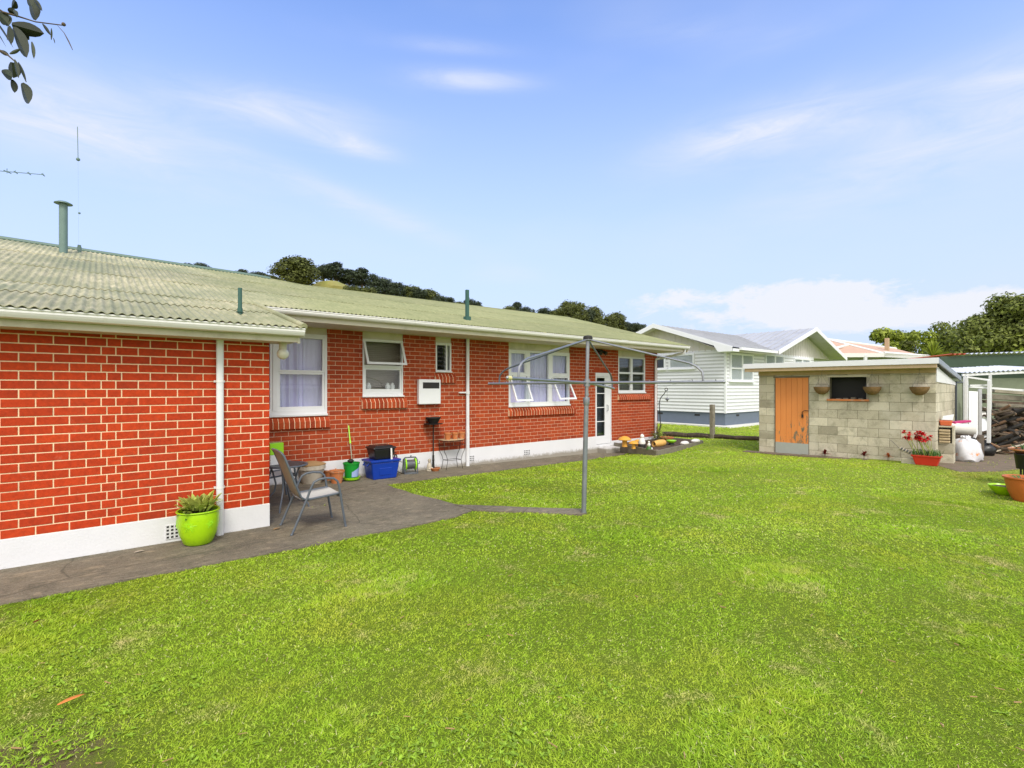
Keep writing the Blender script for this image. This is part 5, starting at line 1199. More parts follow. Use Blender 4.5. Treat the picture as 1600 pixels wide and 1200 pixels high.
# ------------------------------------------------------------------ lean-to with firewood
lt=thing('lean_to','white framed open lean-to with corrugated roof edge over the firewood','lean-to',tuple(dep(1560,715,12.6)*1.0))
ra,rb_=dep(1503,586,12.7),dep(1640,579.5,12.2);back=Vector((F[0],F[1],0))*1.3+Vector((0,0,.12))
m=MB();m.beam(ra,rb_,.05,.06);m.build('front_rail','white',lt)
m=MB();n=60
vs=[]
for k in (0,1):
    for i in range(n+1):
        q=ra.lerp(rb_,i/n)+back*k+Vector((0,0,.055+.02*math.sin(i*1.9)));vs.append(q-Vector((F[0],F[1],0))*.06*(1-k))
m.add(vs,[(i,i+1,n+2+i,n+1+i) for i in range(n)],.5);m.build('roof','galv_white',lt,smooth=True)
for px in (1507.5,1548.5,1612):
    p=ra.lerp(rb_,(px-1503)/137);m=MB();m.beam(p,(p.x,p.y,h(p.x,p.y)),.055,.055);m.build('post','white',lt)
m=MB();m.beam(dep(1514,604,12.75),dep(1640,613,12.3),.05,.05);m.beam(dep(1515,602,12.72),dep(1550,601.5,12.7),.03,.03);m.build('brace','white',lt)
for i,(y,xa,Zp,mt) in enumerate(((609,1548,12.9,'cream_pot'),(619,1534,12.8,'timber_grey'),(627,1533,12.7,'timber_dark'),(632,1549,12.6,'timber_grey'),(637,1548,12.6,'timber_dark'))):
    p,q=dep(xa,y,Zp),dep(1665,y+9-i,Zp-.3);m=MB();m.beam(p,q,.28,.13 if i<2 else .07)
    one(m,'timber_plank',mt,('pale wide plank lying at the top of the timber stack','weathered grey plank second from the top of the timber stack','dark plank in the middle of the timber stack','grey plank fourth from the top of the timber stack','dark bottom plank resting on the firewood')[i],'plank',p.lerp(q,.5),'planks stacked over the firewood',bevel=.008)
random.seed(31);logs=[]
for v in range(5):
    m=MB();L=random.uniform(.35,.85);r_=random.uniform(.02,.05);m.tube([(-L/2,0,0),(-L/6,random.uniform(-.02,.02),random.uniform(-.01,.02)),(L/5,random.uniform(-.03,.03),0),(L/2,random.uniform(-.03,.03),.01)],[r_,r_*1.1,r_*.9,r_*.8],7)
    o=m.build('firewood_log',('timber_dark','bark','timber_dark','stick_brown','black_matte')[v],smooth=True);logs.append(o)
def place_log(i,src,p,e):
    o=src if i<5 else src.copy()
    if i>=5: COL.objects.link(o)
    o.location=p;o.rotation_euler=e;tag(o,'dark split firewood log in the heap under the lean-to','log','firewood logs under the lean-to')
i=0
for row in range(13):
    for k in range(11):
        px=1551+k*8.2+random.uniform(-3,3);py=713-row*5.9+random.uniform(-2,2)
        if px>1640: continue
        Z=12.1+.35*row/13+random.uniform(-.08,.08)
        p=dep(px,py,Z)
        if p.z<h(p.x,p.y)+.04: p.z=h(p.x,p.y)+.05
        place_log(i,logs[i%5],p,(random.uniform(-.5,.5),random.uniform(-.6,.6),SANG+PI/2+random.uniform(-.75,.75)));i+=1
# rack holding the wood
m=MB();m.beam(dep(1540,709,12.0),dep(1640,684,11.9),.02,.03);one(m,'wire_rail','cream_pot','thin pale rail lying across the front of the firewood heap','rail',dep(1590,700,12.0))
bkb=MB();p=dep(1500,600,14.4);q=dep(1700,600,13.6);bkb.add([(p.x,p.y,0),(q.x,q.y,0),(q.x,q.y,1.9),(p.x,p.y,1.9)],[(0,1,2,3)],.5)
# ------------------------------------------------------------------ green shed behind
gs=thing('green_shed','dark green long shed with corrugated roof behind the firewood','shed',tuple(Vector((*dep(1540,700,16)[:2],0))))
gp,gq=dep(1470,557,16.5),dep(1760,548,14.2);off=Vector((F[0],F[1],0))
def wallband(m,z0,z1,o0,o1,p=gp,q=gq):
    a=Vector((p.x,p.y,0));b=Vector((q.x,q.y,0));m.hexa([a+off*o0+Vector((0,0,z0)),b+off*o0+Vector((0,0,z0)),a+off*o1+Vector((0,0,z0)),b+off*o1+Vector((0,0,z0)),a+off*o0+Vector((0,0,z1)),b+off*o0+Vector((0,0,z1)),a+off*o1+Vector((0,0,z1)),b+off*o1+Vector((0,0,z1))])
zt=gp.z
m=MB();wallband(m,zt-.36,zt,0,.06);m.build('fascia','green_paint',gs)
m=MB();wallband(m,-.2,1.55,.35,.5);m.build('wall','green_pale',gs);m=MB();wallband(m,1.98,zt-.3,.33,.5);m.build('upper_boards','green_paint',gs);m=MB();wallband(m,1.55,1.98,.34,.5);m.build('middle_boards','green_pale',gs)
for t_,mt,a_,b_ in ((0,'orange_roof',.05,.14),(1,'galv_white',.15,1.0)):
    m=MB();n=int(400*(b_-a_));vs=[]
    for k in (0,1):
        for i in range(n+1):
            q=gp.lerp(gq,a_+(b_-a_)*i/n);vs.append(Vector((q.x,q.y,zt+.06+.025*math.sin(i*.55)))+off*(-.1+3.2*k)+Vector((0,0,-.1*k)))
    m.add(vs,[(i,i+1,n+2+i,n+1+i) for i in range(n)],.5)
    m.build('roof',mt,gs,smooth=True)
# ------------------------------------------------------------------ salmon roofed house further off
ZS=38;sh=thing('salmon_house','distant house with salmon hipped roof and white ridge lines','house',tuple(Vector((*dep(1350,600,ZS)[:2],0))))
rA,rB=dep(1287,531,ZS+1),dep(1450,556,ZS+4);eL,eR=dep(1296,553.5,ZS-3),dep(1478,557,ZS-1);mid1=dep(1325,539,ZS-1);em=dep(1378,552,ZS-4)
pk=dep(1292,530.5,ZS);pr=dep(1385,549,ZS-2)
m=MB();
pts=[dep(1275,553,ZS-3),dep(1380,552.5,ZS-3.5),pk,dep(1452,558,ZS+1),dep(1290,531,ZS+9),dep(1452,556,ZS+12)]
bk1=dep(1270,556,ZS+8)
m.add([pts[0],pts[1],pk],[(0,1,2)],.4);m.add([pk,pts[1],pts[3],dep(1400,545,ZS+2)],[(0,1,2),(0,2,3)],.6)
m.add([pk,dep(1400,545,ZS+2),dep(1400,556,ZS+14),dep(1275,556,ZS+10)],[(0,1,2,3)],.5)
m.add([pts[0],pk,dep(1275,556,ZS+10)],[(0,1,2)],.5)
m.build('roof','salmon',sh)
m=MB();m.tube([pk,pts[1]],.11,6);m.tube([dep(1296,547,ZS-2.9),dep(1325,539,ZS-1.5)],.1,6);m.tube([pk,dep(1400,545,ZS+2)],.1,6);m.tube([pts[1],dep(1452,557.5,ZS+1)],.16,6);m.build('ridge','stone_white',sh)
m=MB();m.beam(pts[0]+Vector((0,0,-.1)),pts[1]+Vector((0,0,-.1)),.2,.28);m.beam(pts[1]+Vector((0,0,-.1)),dep(1455,559,ZS+1),.2,.28);m.build('gutter','white_gut',sh)
a=pts[0]+off*.6;b=pts[1]+off*.6;c3=dep(1452,558,ZS+1)+off*.6
m=MB();m.hexa([(a.x,a.y,-.2),(b.x,b.y,-.2),(a.x+6*off.x,a.y+6*off.y,-.2),(b.x+6*off.x,b.y+6*off.y,-.2),(a.x,a.y,a.z-.15),(b.x,b.y,b.z-.15),(a.x+6*off.x,a.y+6*off.y,a.z-.15),(b.x+6*off.x,b.y+6*off.y,b.z-.15)]);m.hexa([(b.x,b.y,-.2),(c3.x,c3.y,-.2),(b.x+3*off.x,b.y+3*off.y,-.2),(c3.x+3*off.x,c3.y+3*off.y,-.2),(b.x,b.y,b.z-.2),(c3.x,c3.y,c3.z-.2),(b.x+3*off.x,b.y+3*off.y,b.z-.2),(c3.x+3*off.x,c3.y+3*off.y,b.z-.2)]);m.build('wall','pale_wall',sh)
m=MB();p=dep(1352,555,ZS-3.4);m.tube([p,(p.x,p.y,0)],.12,8);m.build('downpipe','white',sh)
p=dep(1386,547,ZS);m=MB();m.box(p.x-.13,p.x+.13,p.y-.13,p.y+.13,p.z-.6,p.z+.9);m.build('chimney','timber_pale',sh,bevel=.02)
# ------------------------------------------------------------------ trees
def crown_pts(cl_,n):
    out=[];tot=sum(r[0]*r[1]+r[2]*r[1] for c,r in cl_)
    for c,r in cl_:
        k=int(n*(r[0]*r[1]+r[2]*r[1])/tot)
        for _ in range(k):
            v=Vector((random.gauss(0,1),random.gauss(0,1),random.gauss(0,1))).normalized()
            q=random.uniform(.55,1.06)
            out.append((Vector((c[0]+v.x*r[0]*q,c[1]+v.y*r[1]*q,c[2]+v.z*r[2]*q)),v))
    return out
def crown(mb,cls,n,sz):
    crs=[random.random() for _ in cls]
    for p,v in crown_pts(cls,n):
        a=(v+Vector((random.uniform(-1,1),random.uniform(-1,1),random.uniform(-.2,1)))*.9).normalized();t=a.orthogonal().normalized();b=a.cross(t);th=random.uniform(0,6.28)
        t,b=t*math.cos(th)+b*math.sin(th),b*math.cos(th)-t*math.sin(th);s=sz*random.uniform(.6,1.4)
        r=cl(.5+random.gauss(0,.28))
        mb.add([p-t*s,p-b*s*.5+a*s*.1,p+t*s,p+b*s*.55-a*s*.1],[(0,1,2,3)],r)
def tree_mesh(name,H,W,n,sz,leafm,nclump,trunk=.3,shape='round',seed=1,loc=(0,0,0),label='',cat='tree',group=None,rz=0,D=None):
    random.seed(seed);D=D or W;t=thing(name,label,cat,loc,rz,group);cls=[]
    for k in range(nclump):
        a=random.uniform(0,2*PI);u=random.random()
        if shape=='round': zz=H*(trunk+(1-trunk)*(.12+.78*u));rad=math.sin(PI*cl(.12+.8*u,.08,.92))**.6
        else: zz=H*(trunk+(1-trunk)*(.08+.86*u));rad=(1.0-u*.75)
        q=random.uniform(.25,.72 if nclump<55 else .88)*rad;cr=random.uniform(*((.16,.3) if nclump<55 else (.09,.17)))*W*(.6+.4*rad)
        cls.append(((math.cos(a)*W/2*q,math.sin(a)*D/2*q,min(zz,H-cr*.7)),(cr,cr*D/W,cr*random.uniform(.6,.85))))
    m=MB();crown(m,cls,n,sz);m.build('crown',leafm,t,True)
    m=MB();m.tube([(0,0,-.3),(.02*W,0,H*trunk),(-.02*W,0,H*.75)],[W*.035+.05,W*.028+.04,W*.008+.01],8)
    for (c,r) in cls[:12]: m.tube([(0,0,H*trunk*random.uniform(.7,1.2)),(c[0]*.5,c[1]*.5,(H*trunk+c[2])*.55),c],[W*.014+.02,W*.009+.012,.01],5)
    m.build('trunk','bark',t,True,True);return t
# hill
HZ=300
prof=[(-700,560),(-250,470),(0,425),(150,418),(290,421),(350,426),(420,435),(455,440),(490,437),(515,437),(540,440),(565,446),(600,457),(640,466),(700,478),(800,494),(900,508),(1000,520),(1100,540),(1250,565),(1400,585),(1700,600),(2200,604)]
def py_at(px):
    for (a,b),(c,d) in zip(prof[:-1],prof[1:]):
        if a<=px<=c: return b+(d-b)*(px-a)/(c-a)
    return 604
m=MB();vs=[];rows=[(.40,.0),(.55,.1),(.7,.35),(.85,.7),(1.0,1.0),(1.25,.9),(1.6,.2)]
pxs=[-700+i*29 for i in range(101)]
for k,(zf2,hf) in enumerate(rows):
    for px in pxs:
        py=py_at(px);top_=dep(px,py,HZ);zz=-6+(top_.z-3.2+6)*hf+ (math.sin(px*.021+k*1.7)*1.1+math.sin(px*.057+k))*(.8 if hf<1 else .2);q=dep(px,600,HZ*zf2);vs.append((q.x,q.y,zz))
n=len(pxs);m.add(vs,[(j*n+i,j*n+i+1,(j+1)*n+i+1,(j+1)*n+i) for j in range(len(rows)-1) for i in range(n-1)],.5);struct(m,'hill','hill_grass',smooth=True)
pv=[]
for v,(sh_,lm,H0,W0) in enumerate((('round','leaf_pine',10,9),('round','leaf_pine',9,9),('cone','leaf_pine',10,9),('round','leaf_olive',9,8))):
    t=tree_mesh('hill_tree',H0,W0,4200,.3,lm,34,.04,sh_,40+v,(0,0,0),'','tree','trees along the hill crest');pv.append((t,H0,W0))
used=set()
HT=[(297,411,20,1),(318,411,22,1),(376,421,18,1),(405,424,24,1),(425,431,22,3),(505,413,30,1),(525,411,34,0),(545,421,30,2),(566,420,32,0),(585,429,28,2),(603,434,28,1),(620,442,26,0),(632,446,22,2),(645,448,24,3),(655,451,24,1),(669,453,28,3),(684,462,20,1),(701,465,22,0),(718,472,18,3),(737,468,22,1),(747,472,18,2),(795,479,20,3),(808,473,22,0),(824,480,20,1),(851,482,24,1),(870,483,20,3),(889,471,26,3),(903,474,24,3),(918,484,20,1),(928,480,22,3),(937,497,18,3),(953,493,22,3),(965,489,24,3),(976,502,18,1),(990,505,20,1),(1003,507,18,0)]
desc=['pine','round dark tree','broad dark conifer','olive green tree']
for px,py,wd,v in HT:
    t,H0,W0=pv[v]
    if v in used: t=copytree(t)
    used.add(v);Zt=HZ*random.uniform(.93,1.0);base_=dep(px,py_at(px)+(3 if 490<px<575 else 12),Zt);tp2=dep(px,py,Zt);Hh=tp2.z-base_.z;ww=wd*1.45*Zt/785
    t.location=base_;t.scale=(ww/W0,ww/W0,Hh/H0*1.04);t.rotation_euler.z=random.uniform(0,6)
    side='left of the big round tree' if px<440 else 'in the dense dark row' if px<700 else 'beside the square roof vent' if px<760 else 'between roof vent and white house'
    t['label']=desc[v]+' on the hill crest, '+side
tree_mesh('large_round_tree',1,1,9000,.03,'leaf_olive',34,.05,'round',77,tuple(dep(462,452,240)),'large round olive green tree standing out on the hill above the roof','tree')
o=bpy.data.objects['large_round_tree'];Hh=(dep(462,403,240).z-dep(462,452,240).z)/.97;o.scale=(66*240/785*1.12,66*240/785*1.12,Hh)
m=MB();cc=dep(517,456,262);k_=262/785
m.lathe([(34*k_,-3),(31*k_,2*k_),(25*k_,9*k_),(16*k_,12.5*k_),(7*k_,14.6*k_),(0,15*k_)],cc+Vector((0,0,.6)),28,sx=1,sy=1,wob=.12);struct(m,'hill','knoll_grass',smooth=True)
# gorse strip on the hill
for px,py,wd,hh_,mt,lb in ((562,453,46,9,'leaf_olive','low olive scrub patch below the dark pine row'),):
    t=thing('scrub_patch',lb,'shrub',tuple(dep(px,py+4,255)));m=MB();ww=wd*255/785
    crown(m,[((random.uniform(-.5,.5)*ww,random.uniform(-3,3),1.2),(ww*.16,2,1.8)) for k in range(9)],2600,.4);m.build('foliage',mt,t,True)
# trees on the right
def rt(px,pyt,wd,Z,mat,seed,name,label,n,sz,ncl=26,trunk=.15,dd=None):
    b=dep(px,600,Z);b.z=0;H=dep(px,pyt,Z).z;W=wd*Z/785;return tree_mesh(name,H*1.03,W,n,sz,mat,ncl,trunk,'round',seed,tuple(b),label,D=dd)
rt(1600,458,190,27,'leaf_tree',5,'broadleaf_tree','huge dark green broadleaf tree rising above the green shed at the right edge',56000,.10,120,.05)
rt(1690,440,190,30,'leaf_tree',6,'broadleaf_tree','dark green broadleaf tree behind the huge one, mostly out of view',14000,.14,34,.05)
rt(1385,514,74,60,'leaf_bright',8,'broadleaf_tree','yellow-green tree directly behind the salmon house chimney',10000,.2,26,.05)
rt(1412,512,74,62,'leaf_tree',9,'broadleaf_tree','mid green tree right of the salmon house chimney',8000,.2,24,.05)
rt(1445,511,76,56,'leaf_bright',10,'broadleaf_tree','bright green tree behind the spiky cabbage tree',9000,.2,24,.05)
rt(1474,503,66,64,'leaf_tree',12,'broadleaf_tree','thin topped tree between the cabbage tree and the huge dark tree',5000,.2,18,.2)
rt(1500,505,66,50,'leaf_tree',13,'broadleaf_tree','darker green tree touching the left side of the huge tree',8000,.18,22,.05)
rt(1518,498,50,38,'leaf_bright',14,'broadleaf_tree','yellowish tree low on the left flank of the huge tree',8000,.14,20,.05)
rt(1512,530,44,19,'leaf_tree',15,'vine_shrub','dark leafy bush climbing over the green shed roof edge',4500,.085,18,.05)
rt(1590,540,90,18,'leaf_bright',16,'hedge','bright yellow-green hedge top showing above the corrugated shed roof',5000,.09,20,.02)
rt(1268,553,36,46,'leaf_red',18,'copper_shrub','dark reddish shrub between the white house gable and salmon house',3500,.15,14,.05)
# cabbage tree
b=dep(1457,600,22);b.z=0;t=thing('cabbage_tree','spiky green cabbage tree head showing above the shed roof','tree',tuple(b));m=MB();random.seed(4);hz_=dep(1457,557,22).z
m.tube([(0,0,-.1),(0,0,hz_)],[.12,.09],8);m.build('trunk','bark',t,True,True);m=MB()
for k in range(130):
    a=random.uniform(0,6.28);e=random.uniform(-.1,1.5);leaf(m,(0,0,hz_),(math.cos(a)*math.cos(e),math.sin(a)*math.cos(e),math.sin(e)),random.uniform(.6,.95),.05,.18,seg=4)
m.build('crown','leaf_bright',t,True)
# ------------------------------------------------------------------ pots at the right edge
c=onG(1601,783);c=Vector((c.x,c.y,c.z));t=pot('orange_planter','orange_glaze','big orange glazed pot standing on the lawn at the right edge','plant pot',c,.13,.22,.36,rim=.02,prof=[(0,0),(.12,0),(.14,.03),(.19,.15),(.215,.27),(.22,.32),(.245,.335),(.245,.355),(.215,.355),(.2,.3)])
m=MB();random.seed(14)
for k in range(26):
    a=random.uniform(0,6.28);leaf(m,(.1*math.cos(a),.1*math.sin(a),.32),(math.cos(a),math.sin(a),1.2),.12,.02,.5,seg=3)
m.build('leaves','leaf_mid',t,True)
c=onG(1568,774);pot('lime_bowl','lime_glaze','shallow lime green bowl on the lawn left of the orange pot','plant pot',(c.x+.05,c.y,c.z),.08,.17,.15,prof=[(0,0),(.07,0),(.1,.015),(.16,.09),(.185,.135),(.19,.15),(.175,.15),(.15,.11)])
c=onG(1602,760);c=Vector((c.x,c.y,c.z));t=thing('black_pot_stand','black plastic nursery pots on thin legs behind the orange pot','plant stand',tuple(c))
m=MB();m.lathe([(0,.3),(.10,.3),(.125,.52),(.135,.53),(.135,.55),(.11,.55)],(-.1,.0,0),16);m.lathe([(0,.28),(.10,.28),(.125,.5),(.135,.51),(.135,.53),(.11,.53)],(.14,-.12,0),16);m.build('pots','black_plastic',t,True,True)
for i,(x,y) in enumerate(((-.16,0),(-.02,.05),(.1,-.18),(.2,-.05))): m=MB();m.tube([(x,y,0),(x,y,.31)],.014,6);m.build('leg','black_matte',t,True)
t2=pot('saucer_planter','terracotta','wide terracotta saucer with seedlings on top of the black pots','plant pot',c+Vector((-.02,0,.55)),.11,.19,.07,rim=.015)
m=MB()
for k in range(30):
    a=random.uniform(0,6.28);leaf(m,(.1*math.cos(a),.1*math.sin(a),.05),(math.cos(a)*.6,math.sin(a)*.6,1),.14,.02,.3,seg=3)
m.build('leaves','leaf_mid',t2,True)
# ------------------------------------------------------------------ fallen leaves
def fleaf(px,py,L,W,ang,mat,label,dz=.03):
    q=onG(px,py);q.z+=dz;m=MB();leaf(m,(-L/2,0,0),(1,0,.04),L,W,.04,fold=.35,seg=6)
    o=m.build('fallen_leaf',mat,smooth=True);o.location=q;o.rotation_euler=(0,.0,ang);tag(o,label,'leaf','fallen leaves');s=o.modifiers.new('s','SOLIDIFY');s.thickness=.001
fleaf(112,1106,.115,.032,math.radians(18),'orange_leaf','long orange fallen leaf lying on the lawn grass',.045)
fleaf(218,865,.09,.035,.1,'cream_pot','pale fallen leaf on the path under the wing wall',.022)
fleaf(433,829,.09,.04,.3,'brown_leaf','tan fallen leaf on the patio beside the near chair leg',.022)
fleaf(58,978,.05,.02,.8,'leaf_red','tiny dark red leaf near the left edge of the lawn',.035)
random.seed(77);m=MB();m2=MB()
cent=[onG(random.uniform(-50,1650),random.uniform(870,1230)) for _ in range(26)]+[onG(x,y) for x,y in ((560,1170),(600,1150),(540,1190),(640,1180),(1130,1130),(60,1100),(90,1060),(150,1150))]
for c in cent:
    for k in range(random.randint(8,22)):
        x=c.x+random.gauss(0,.11);y=c.y+random.gauss(0,.11)
        if y>5.3: continue
        for q in range(random.randint(3,6)):
            a=random.uniform(0,6.28);e=random.uniform(.15,.9);leaf(m,(x,y,h(x,y)+.006),(math.cos(a)*math.cos(e),math.sin(a)*math.cos(e),math.sin(e)),random.uniform(.018,.036),random.uniform(.008,.014),.35,seg=3)
o=m.build('weeds','weed_leaf');tag(o,'low clover and broad leaved weeds mixed into the near lawn','weeds');o['kind']='stuff'
for k in range(70):
    c=onG(random.uniform(-50,1650),random.uniform(780,1220))
    if pip(np.array([c.x]),np.array([c.y]),conc_polys[0])[0] or c.y>5.3: continue
    a=random.uniform(0,6.28);L=random.uniform(.02,.05);m2.tube([(c.x,c.y,c.z+.022),(c.x+math.cos(a)*L,c.y+math.sin(a)*L,c.z+.024)],random.uniform(.0015,.004),4)
o=m2.build('lawn_debris','brown_leaf');tag(o,'scattered dry twigs and crumbs of leaf litter on the lawn','debris');o['kind']='stuff'
# ------------------------------------------------------------------ overhanging branch of a tree whose trunk stands outside the picture
bt_=thing('overhanging_tree','dark leafy tree branch hanging into the top left corner of the sky','tree',(-4.2,2.6,0))
m=MB();q0=Vector((-4.2,2.6,0));J=dep(-260,-200,3.1);m.tube([q0-Vector((0,0,.2)),q0+Vector((.1,.05,1.8)),q0+Vector((.3,.1,3.2)),J],[.13,.1,.07,.035],10)
Z1=2.5
tw=[[J,dep(-60,-20,2.7),dep(5,19,Z1),dep(30,26,Z1),dep(55,34,Z1),dep(98,39.5,Z1)],[dep(-60,-20,2.7),dep(-40,60,2.5),dep(-8,74,Z1),dep(12,86,Z1),dep(27,99,Z1),dep(41,128,Z1)],[J,dep(-20,-60,2.6),dep(30,-25,Z1),dep(50,-2,Z1)]]
m.tube(tw[0],[.03,.012,.005,.004,.003,.0025],6);m.tube(tw[1],[.012,.008,.005,.004,.003,.002],6);m.tube(tw[2],[.03,.012,.006,.003],6);m.ball(dep(99.5,38,Z1),.009,8,6)
m.tube([dep(90,40,Z1),dep(100,51,Z1),dep(107,64,Z1),dep(113.5,78,Z1)],[.001,.0018,.003,.0015],5)
m.build('trunk','bark',bt_,smooth=True)
LV=[((24,1),(18,12),8.5,0),((52,-3),(66,17),5,0),((46,-4),(56,32),15,0),((42,-6),(49,9),10,0),((18,38),(69,52.5),14,0),((20,42),(42,90),16,0),((24,44),(46,62),12,0),((49,65),(53,92),5,0),((14,40),(17,70),7,0),((5,22),(14,40),12,0),((-4,20),(12,37),14,0),((12,42),(11,63),3,0),((66,37),(79,55),4,0),((80,44),(80,63),2.5,0),((83,59),(86,68),1.5,0),
    ((-2,79),(14,86),5,0),((15,84),(32,76),4,0),((18,97),(21,122),15,0),((22,93),(29,122),6,0),((2,111),(19,121),11,0),((18,124),(23,145),8.5,0),((33,130),(45,162),15,0),((28,97),(41,128),4,0),((12,14),(26,22),8,0),((20,16),(28,26),6,0)]
m=MB();random.seed(8)
for a,b,w_,_ in LV:
    za=Z1+random.uniform(-.05,.05);p=dep(*a,za);q=dep(*b,za+random.uniform(-.03,.03));d_=q-p;L=d_.length
    view=Vector((F[0],F[1],.35)).normalized();sd=d_.normalized().cross(view).normalized();upv=sd.cross(d_.normalized());leaf(m,p,d_,L,w_*Z1/785*1.35,.0,up=upv.normalized(),seg=6,fold=.4)
for (a,zz) in ((-70,2.6),(-40,2.55),(-20,2.6)):
    for k in range(14):
        p=dep(a+random.uniform(-30,10),random.uniform(-60,120),zz+random.uniform(-.2,.2));leaf(m,p,(random.uniform(-1,1),random.uniform(-1,1),-1),.13,.04,.1,seg=4)
m.build('crown','leaf_branch',bt_,smooth=True)
# second far aerial boom at the left edge
m=MB();p,q=onY(-60,262,12.5),onY(69,273,12.5);m.tube([p,q],.006,6)
for px,py in ((11,267),(24,268),(45,270),(67,272)):
    e=onY(px,py,12.5);s=.07 if px==11 else .03;m.tube([e-Vector((0,.0,s*.6)),e+Vector((0,0,s*.6))],.006,5);m.tube([e-Vector((s*.6,.0,0)),e+Vector((s*.6,.1,0))],.008,5)
m.tube([(p.x-.3,12.5,4.2),(p.x-.3,12.5,p.z),p],.02,6);m.build('aerial','flue',house)
# ------------------------------------------------------------------ light, sky, camera
SUN_EL=math.radians(48);SUN_AZ=math.radians(205)   # compass style: measured from +y towards +x
sd=Vector((math.sin(SUN_AZ)*math.cos(SUN_EL),math.cos(SUN_AZ)*math.cos(SUN_EL),math.sin(SUN_EL)))
L=bpy.data.lights.new('sun','SUN');L.energy=2.1;L.angle=math.radians(18);L.color=(1,.95,.88)
lo=bpy.data.objects.new('sun',L);COL.objects.link(lo);lo.rotation_euler=sd.to_track_quat('Z','Y').to_euler()
W=bpy.data.worlds.new('World');S.world=W;W.use_nodes=True;t=W.node_tree;bg=t.nodes['Background']
sky=N(t,'ShaderNodeTexSky',sky_type='NISHITA',sun_disc=False,sun_elevation=SUN_EL,sun_rotation=SUN_AZ,air_density=1.0,dust_density=.6,ozone_density=2.5)
tc=N(t,'ShaderNodeTexCoord');sep=N(t,'ShaderNodeSeparateXYZ');t.links.new(tc.outputs['Generated'],sep.inputs[0])
zc=math_(t,'MAXIMUM',sep.outputs[2],.02)
# clouds live on a flat layer overhead: direction divided by its height
cx=N(t,'ShaderNodeCombineXYZ');k=math_(t,'ADD',zc,.12)
t.links.new(math_(t,'DIVIDE',sep.outputs[0],k),cx.inputs[0]);t.links.new(math_(t,'DIVIDE',sep.outputs[1],k),cx.inputs[1])
def dirmap(sc,loc):
    q=N(t,'ShaderNodeMapping');q.inputs['Scale'].default_value=sc;q.inputs['Location'].default_value=loc;t.links.new(tc.outputs['Generated'],q.inputs[0]);return q.outputs[0]
def blob(px,py,wx,wy,st,sl=0.):
    d0=Vector(ray(px,py)).normalized();r0=Vector((d0.y,-d0.x,0)).normalized();u0=r0.cross(d0).normalized()
    r1=(r0+u0*sl).normalized();u1=(u0-r0*sl).normalized();o=[]
    for v,w in ((r1,wx/785),(u1,wy/785)):
        q=N(t,'ShaderNodeVectorMath',operation='DOT_PRODUCT');t.links.new(tc.outputs['Generated'],q.inputs[0]);q.inputs[1].default_value=v
        m_=math_(t,'DIVIDE',math_(t,'SUBTRACT',q.outputs['Value'],0.),w);o.append(math_(t,'MULTIPLY',m_,m_))
    return math_(t,'MULTIPLY',math_(t,'EXPONENT',math_(t,'MULTIPLY',math_(t,'ADD',o[0],o[1]),-1.)),st)
acc=None
for B_ in ((735,125,72,12,.75,0),(700,72,70,8,.3,0),(430,175,115,24,.8,.05),(556,228,46,11,.95,-.1),(1200,205,130,30,.85,.04),(1130,215,60,14,.5,.04),(80,178,150,42,1.0,-.1),(560,320,170,16,.5,-.3),(1570,140,110,36,.75,.2),(1480,240,200,40,.5,.1),(1060,50,90,14,.15,-.2),(790,430,60,12,.3,0),(1230,60,60,14,.15,0)):
    v_=blob(*B_);acc=v_ if acc is None else math_(t,'ADD',acc,v_)
nzw=ramp(t,noise(t,5.5,7,dirmap((1,1,5),(.35,.1,.6)),.65,.7),[(.3,.2),(.68,1.1)])
wis=math_(t,'MINIMUM',math_(t,'ADD',math_(t,'MULTIPLY',acc,nzw),ramp(t,noise(t,1.3,4,dirmap((1,1,2.6),(1.3,.4,.2)),.55),[(.45,0),(.8,.3)])),.9)
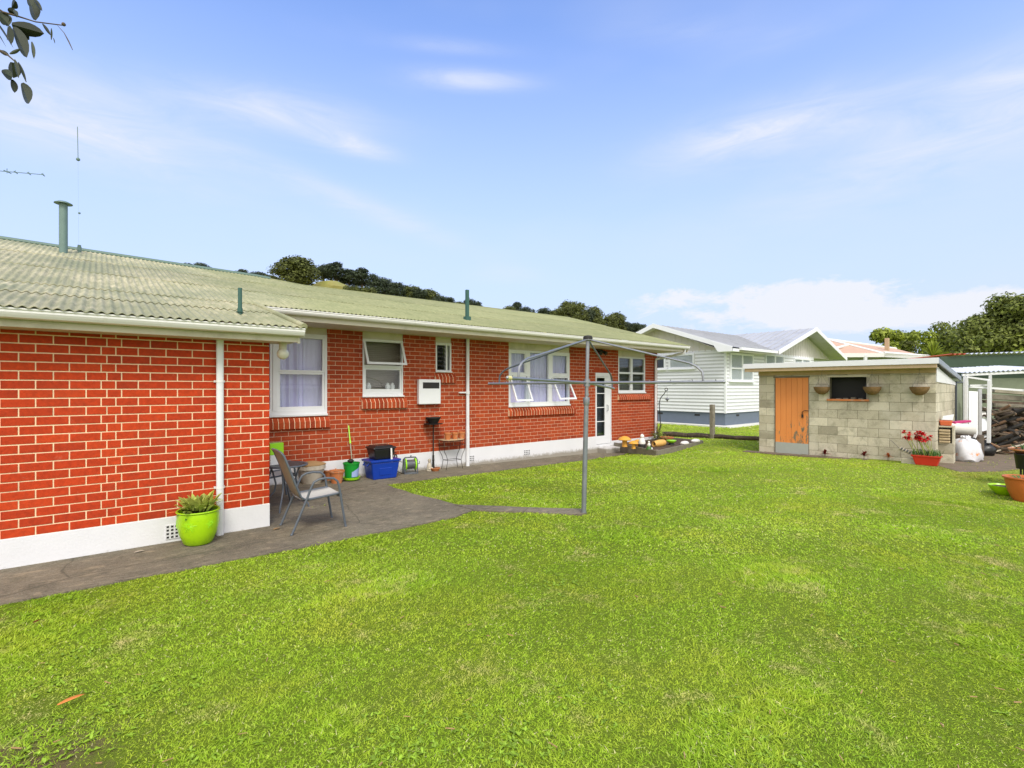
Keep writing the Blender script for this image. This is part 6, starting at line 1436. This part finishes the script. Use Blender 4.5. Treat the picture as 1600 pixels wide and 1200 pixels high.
low=ramp(t,sep.outputs[2],[(.0,.97),(.13,.9),(.25,.75),(.41,.45),(.62,.05)])
cb_=None
for B_ in ((1270,462,100,24,1.1,0),(1230,492,200,22,.8,0),(1060,465,75,16,.9,0),(1440,497,110,16,.9,0),(1555,465,45,12,.8,0)):
    v_=blob(*B_);cb_=v_ if cb_ is None else math_(t,'ADD',cb_,v_)
cm=ramp(t,math_(t,'ADD',math_(t,'MULTIPLY',cb_,.7),math_(t,'MULTIPLY',math_(t,'MULTIPLY',math_(t,'SUBTRACT',noise(t,4.2,9,dirmap((3,3,7),(.4,.2,.1)),.66,.3),.5),1.9),math_(t,'MINIMUM',math_(t,'MULTIPLY',cb_,2.5),1.))),[(.3,0),(.6,.85)])
# unseen white cover added behind the photographer as neutral soft fill light
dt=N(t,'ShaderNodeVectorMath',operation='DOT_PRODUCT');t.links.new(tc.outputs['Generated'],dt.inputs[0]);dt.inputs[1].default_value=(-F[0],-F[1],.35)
fill_cov=ramp(t,math_(t,'ADD',dt.outputs['Value'],math_(t,'MULTIPLY',noise(t,2.5,5,dirmap((1,1,2),(0,0,0)),.6),.3)),[(.28,0),(.6,.92)])
c=mix(t,1,sky.outputs[0],(2.0,2.2,2.8),'MULTIPLY')
c=mix(t,low,c,(5.3,6.2,8.0));c=mix(t,wis,c,(6.6,7.0,8.2));c=mix(t,cm,c,(7.4,7.5,7.9));c=mix(t,fill_cov,c,(14.5,13.9,13.2))
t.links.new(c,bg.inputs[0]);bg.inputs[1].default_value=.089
cam=bpy.data.cameras.new('camera');co=bpy.data.objects.new('camera',cam);COL.objects.link(co);S.camera=co
co.location=(0,0,CZ);co.rotation_euler=(PI/2,0,-math.atan2(F[0],F[1]));cam.sensor_width=36;cam.lens=f/1600*36;cam.shift_y=(HY-600)/1600;cam.clip_end=3000;cam.clip_start=.05
S.view_settings.view_transform='Standard';S.view_settings.look='None';S.view_settings.gamma=1;S.view_settings.exposure=.47
S.cycles.max_bounces=6;S.cycles.transparent_max_bounces=8
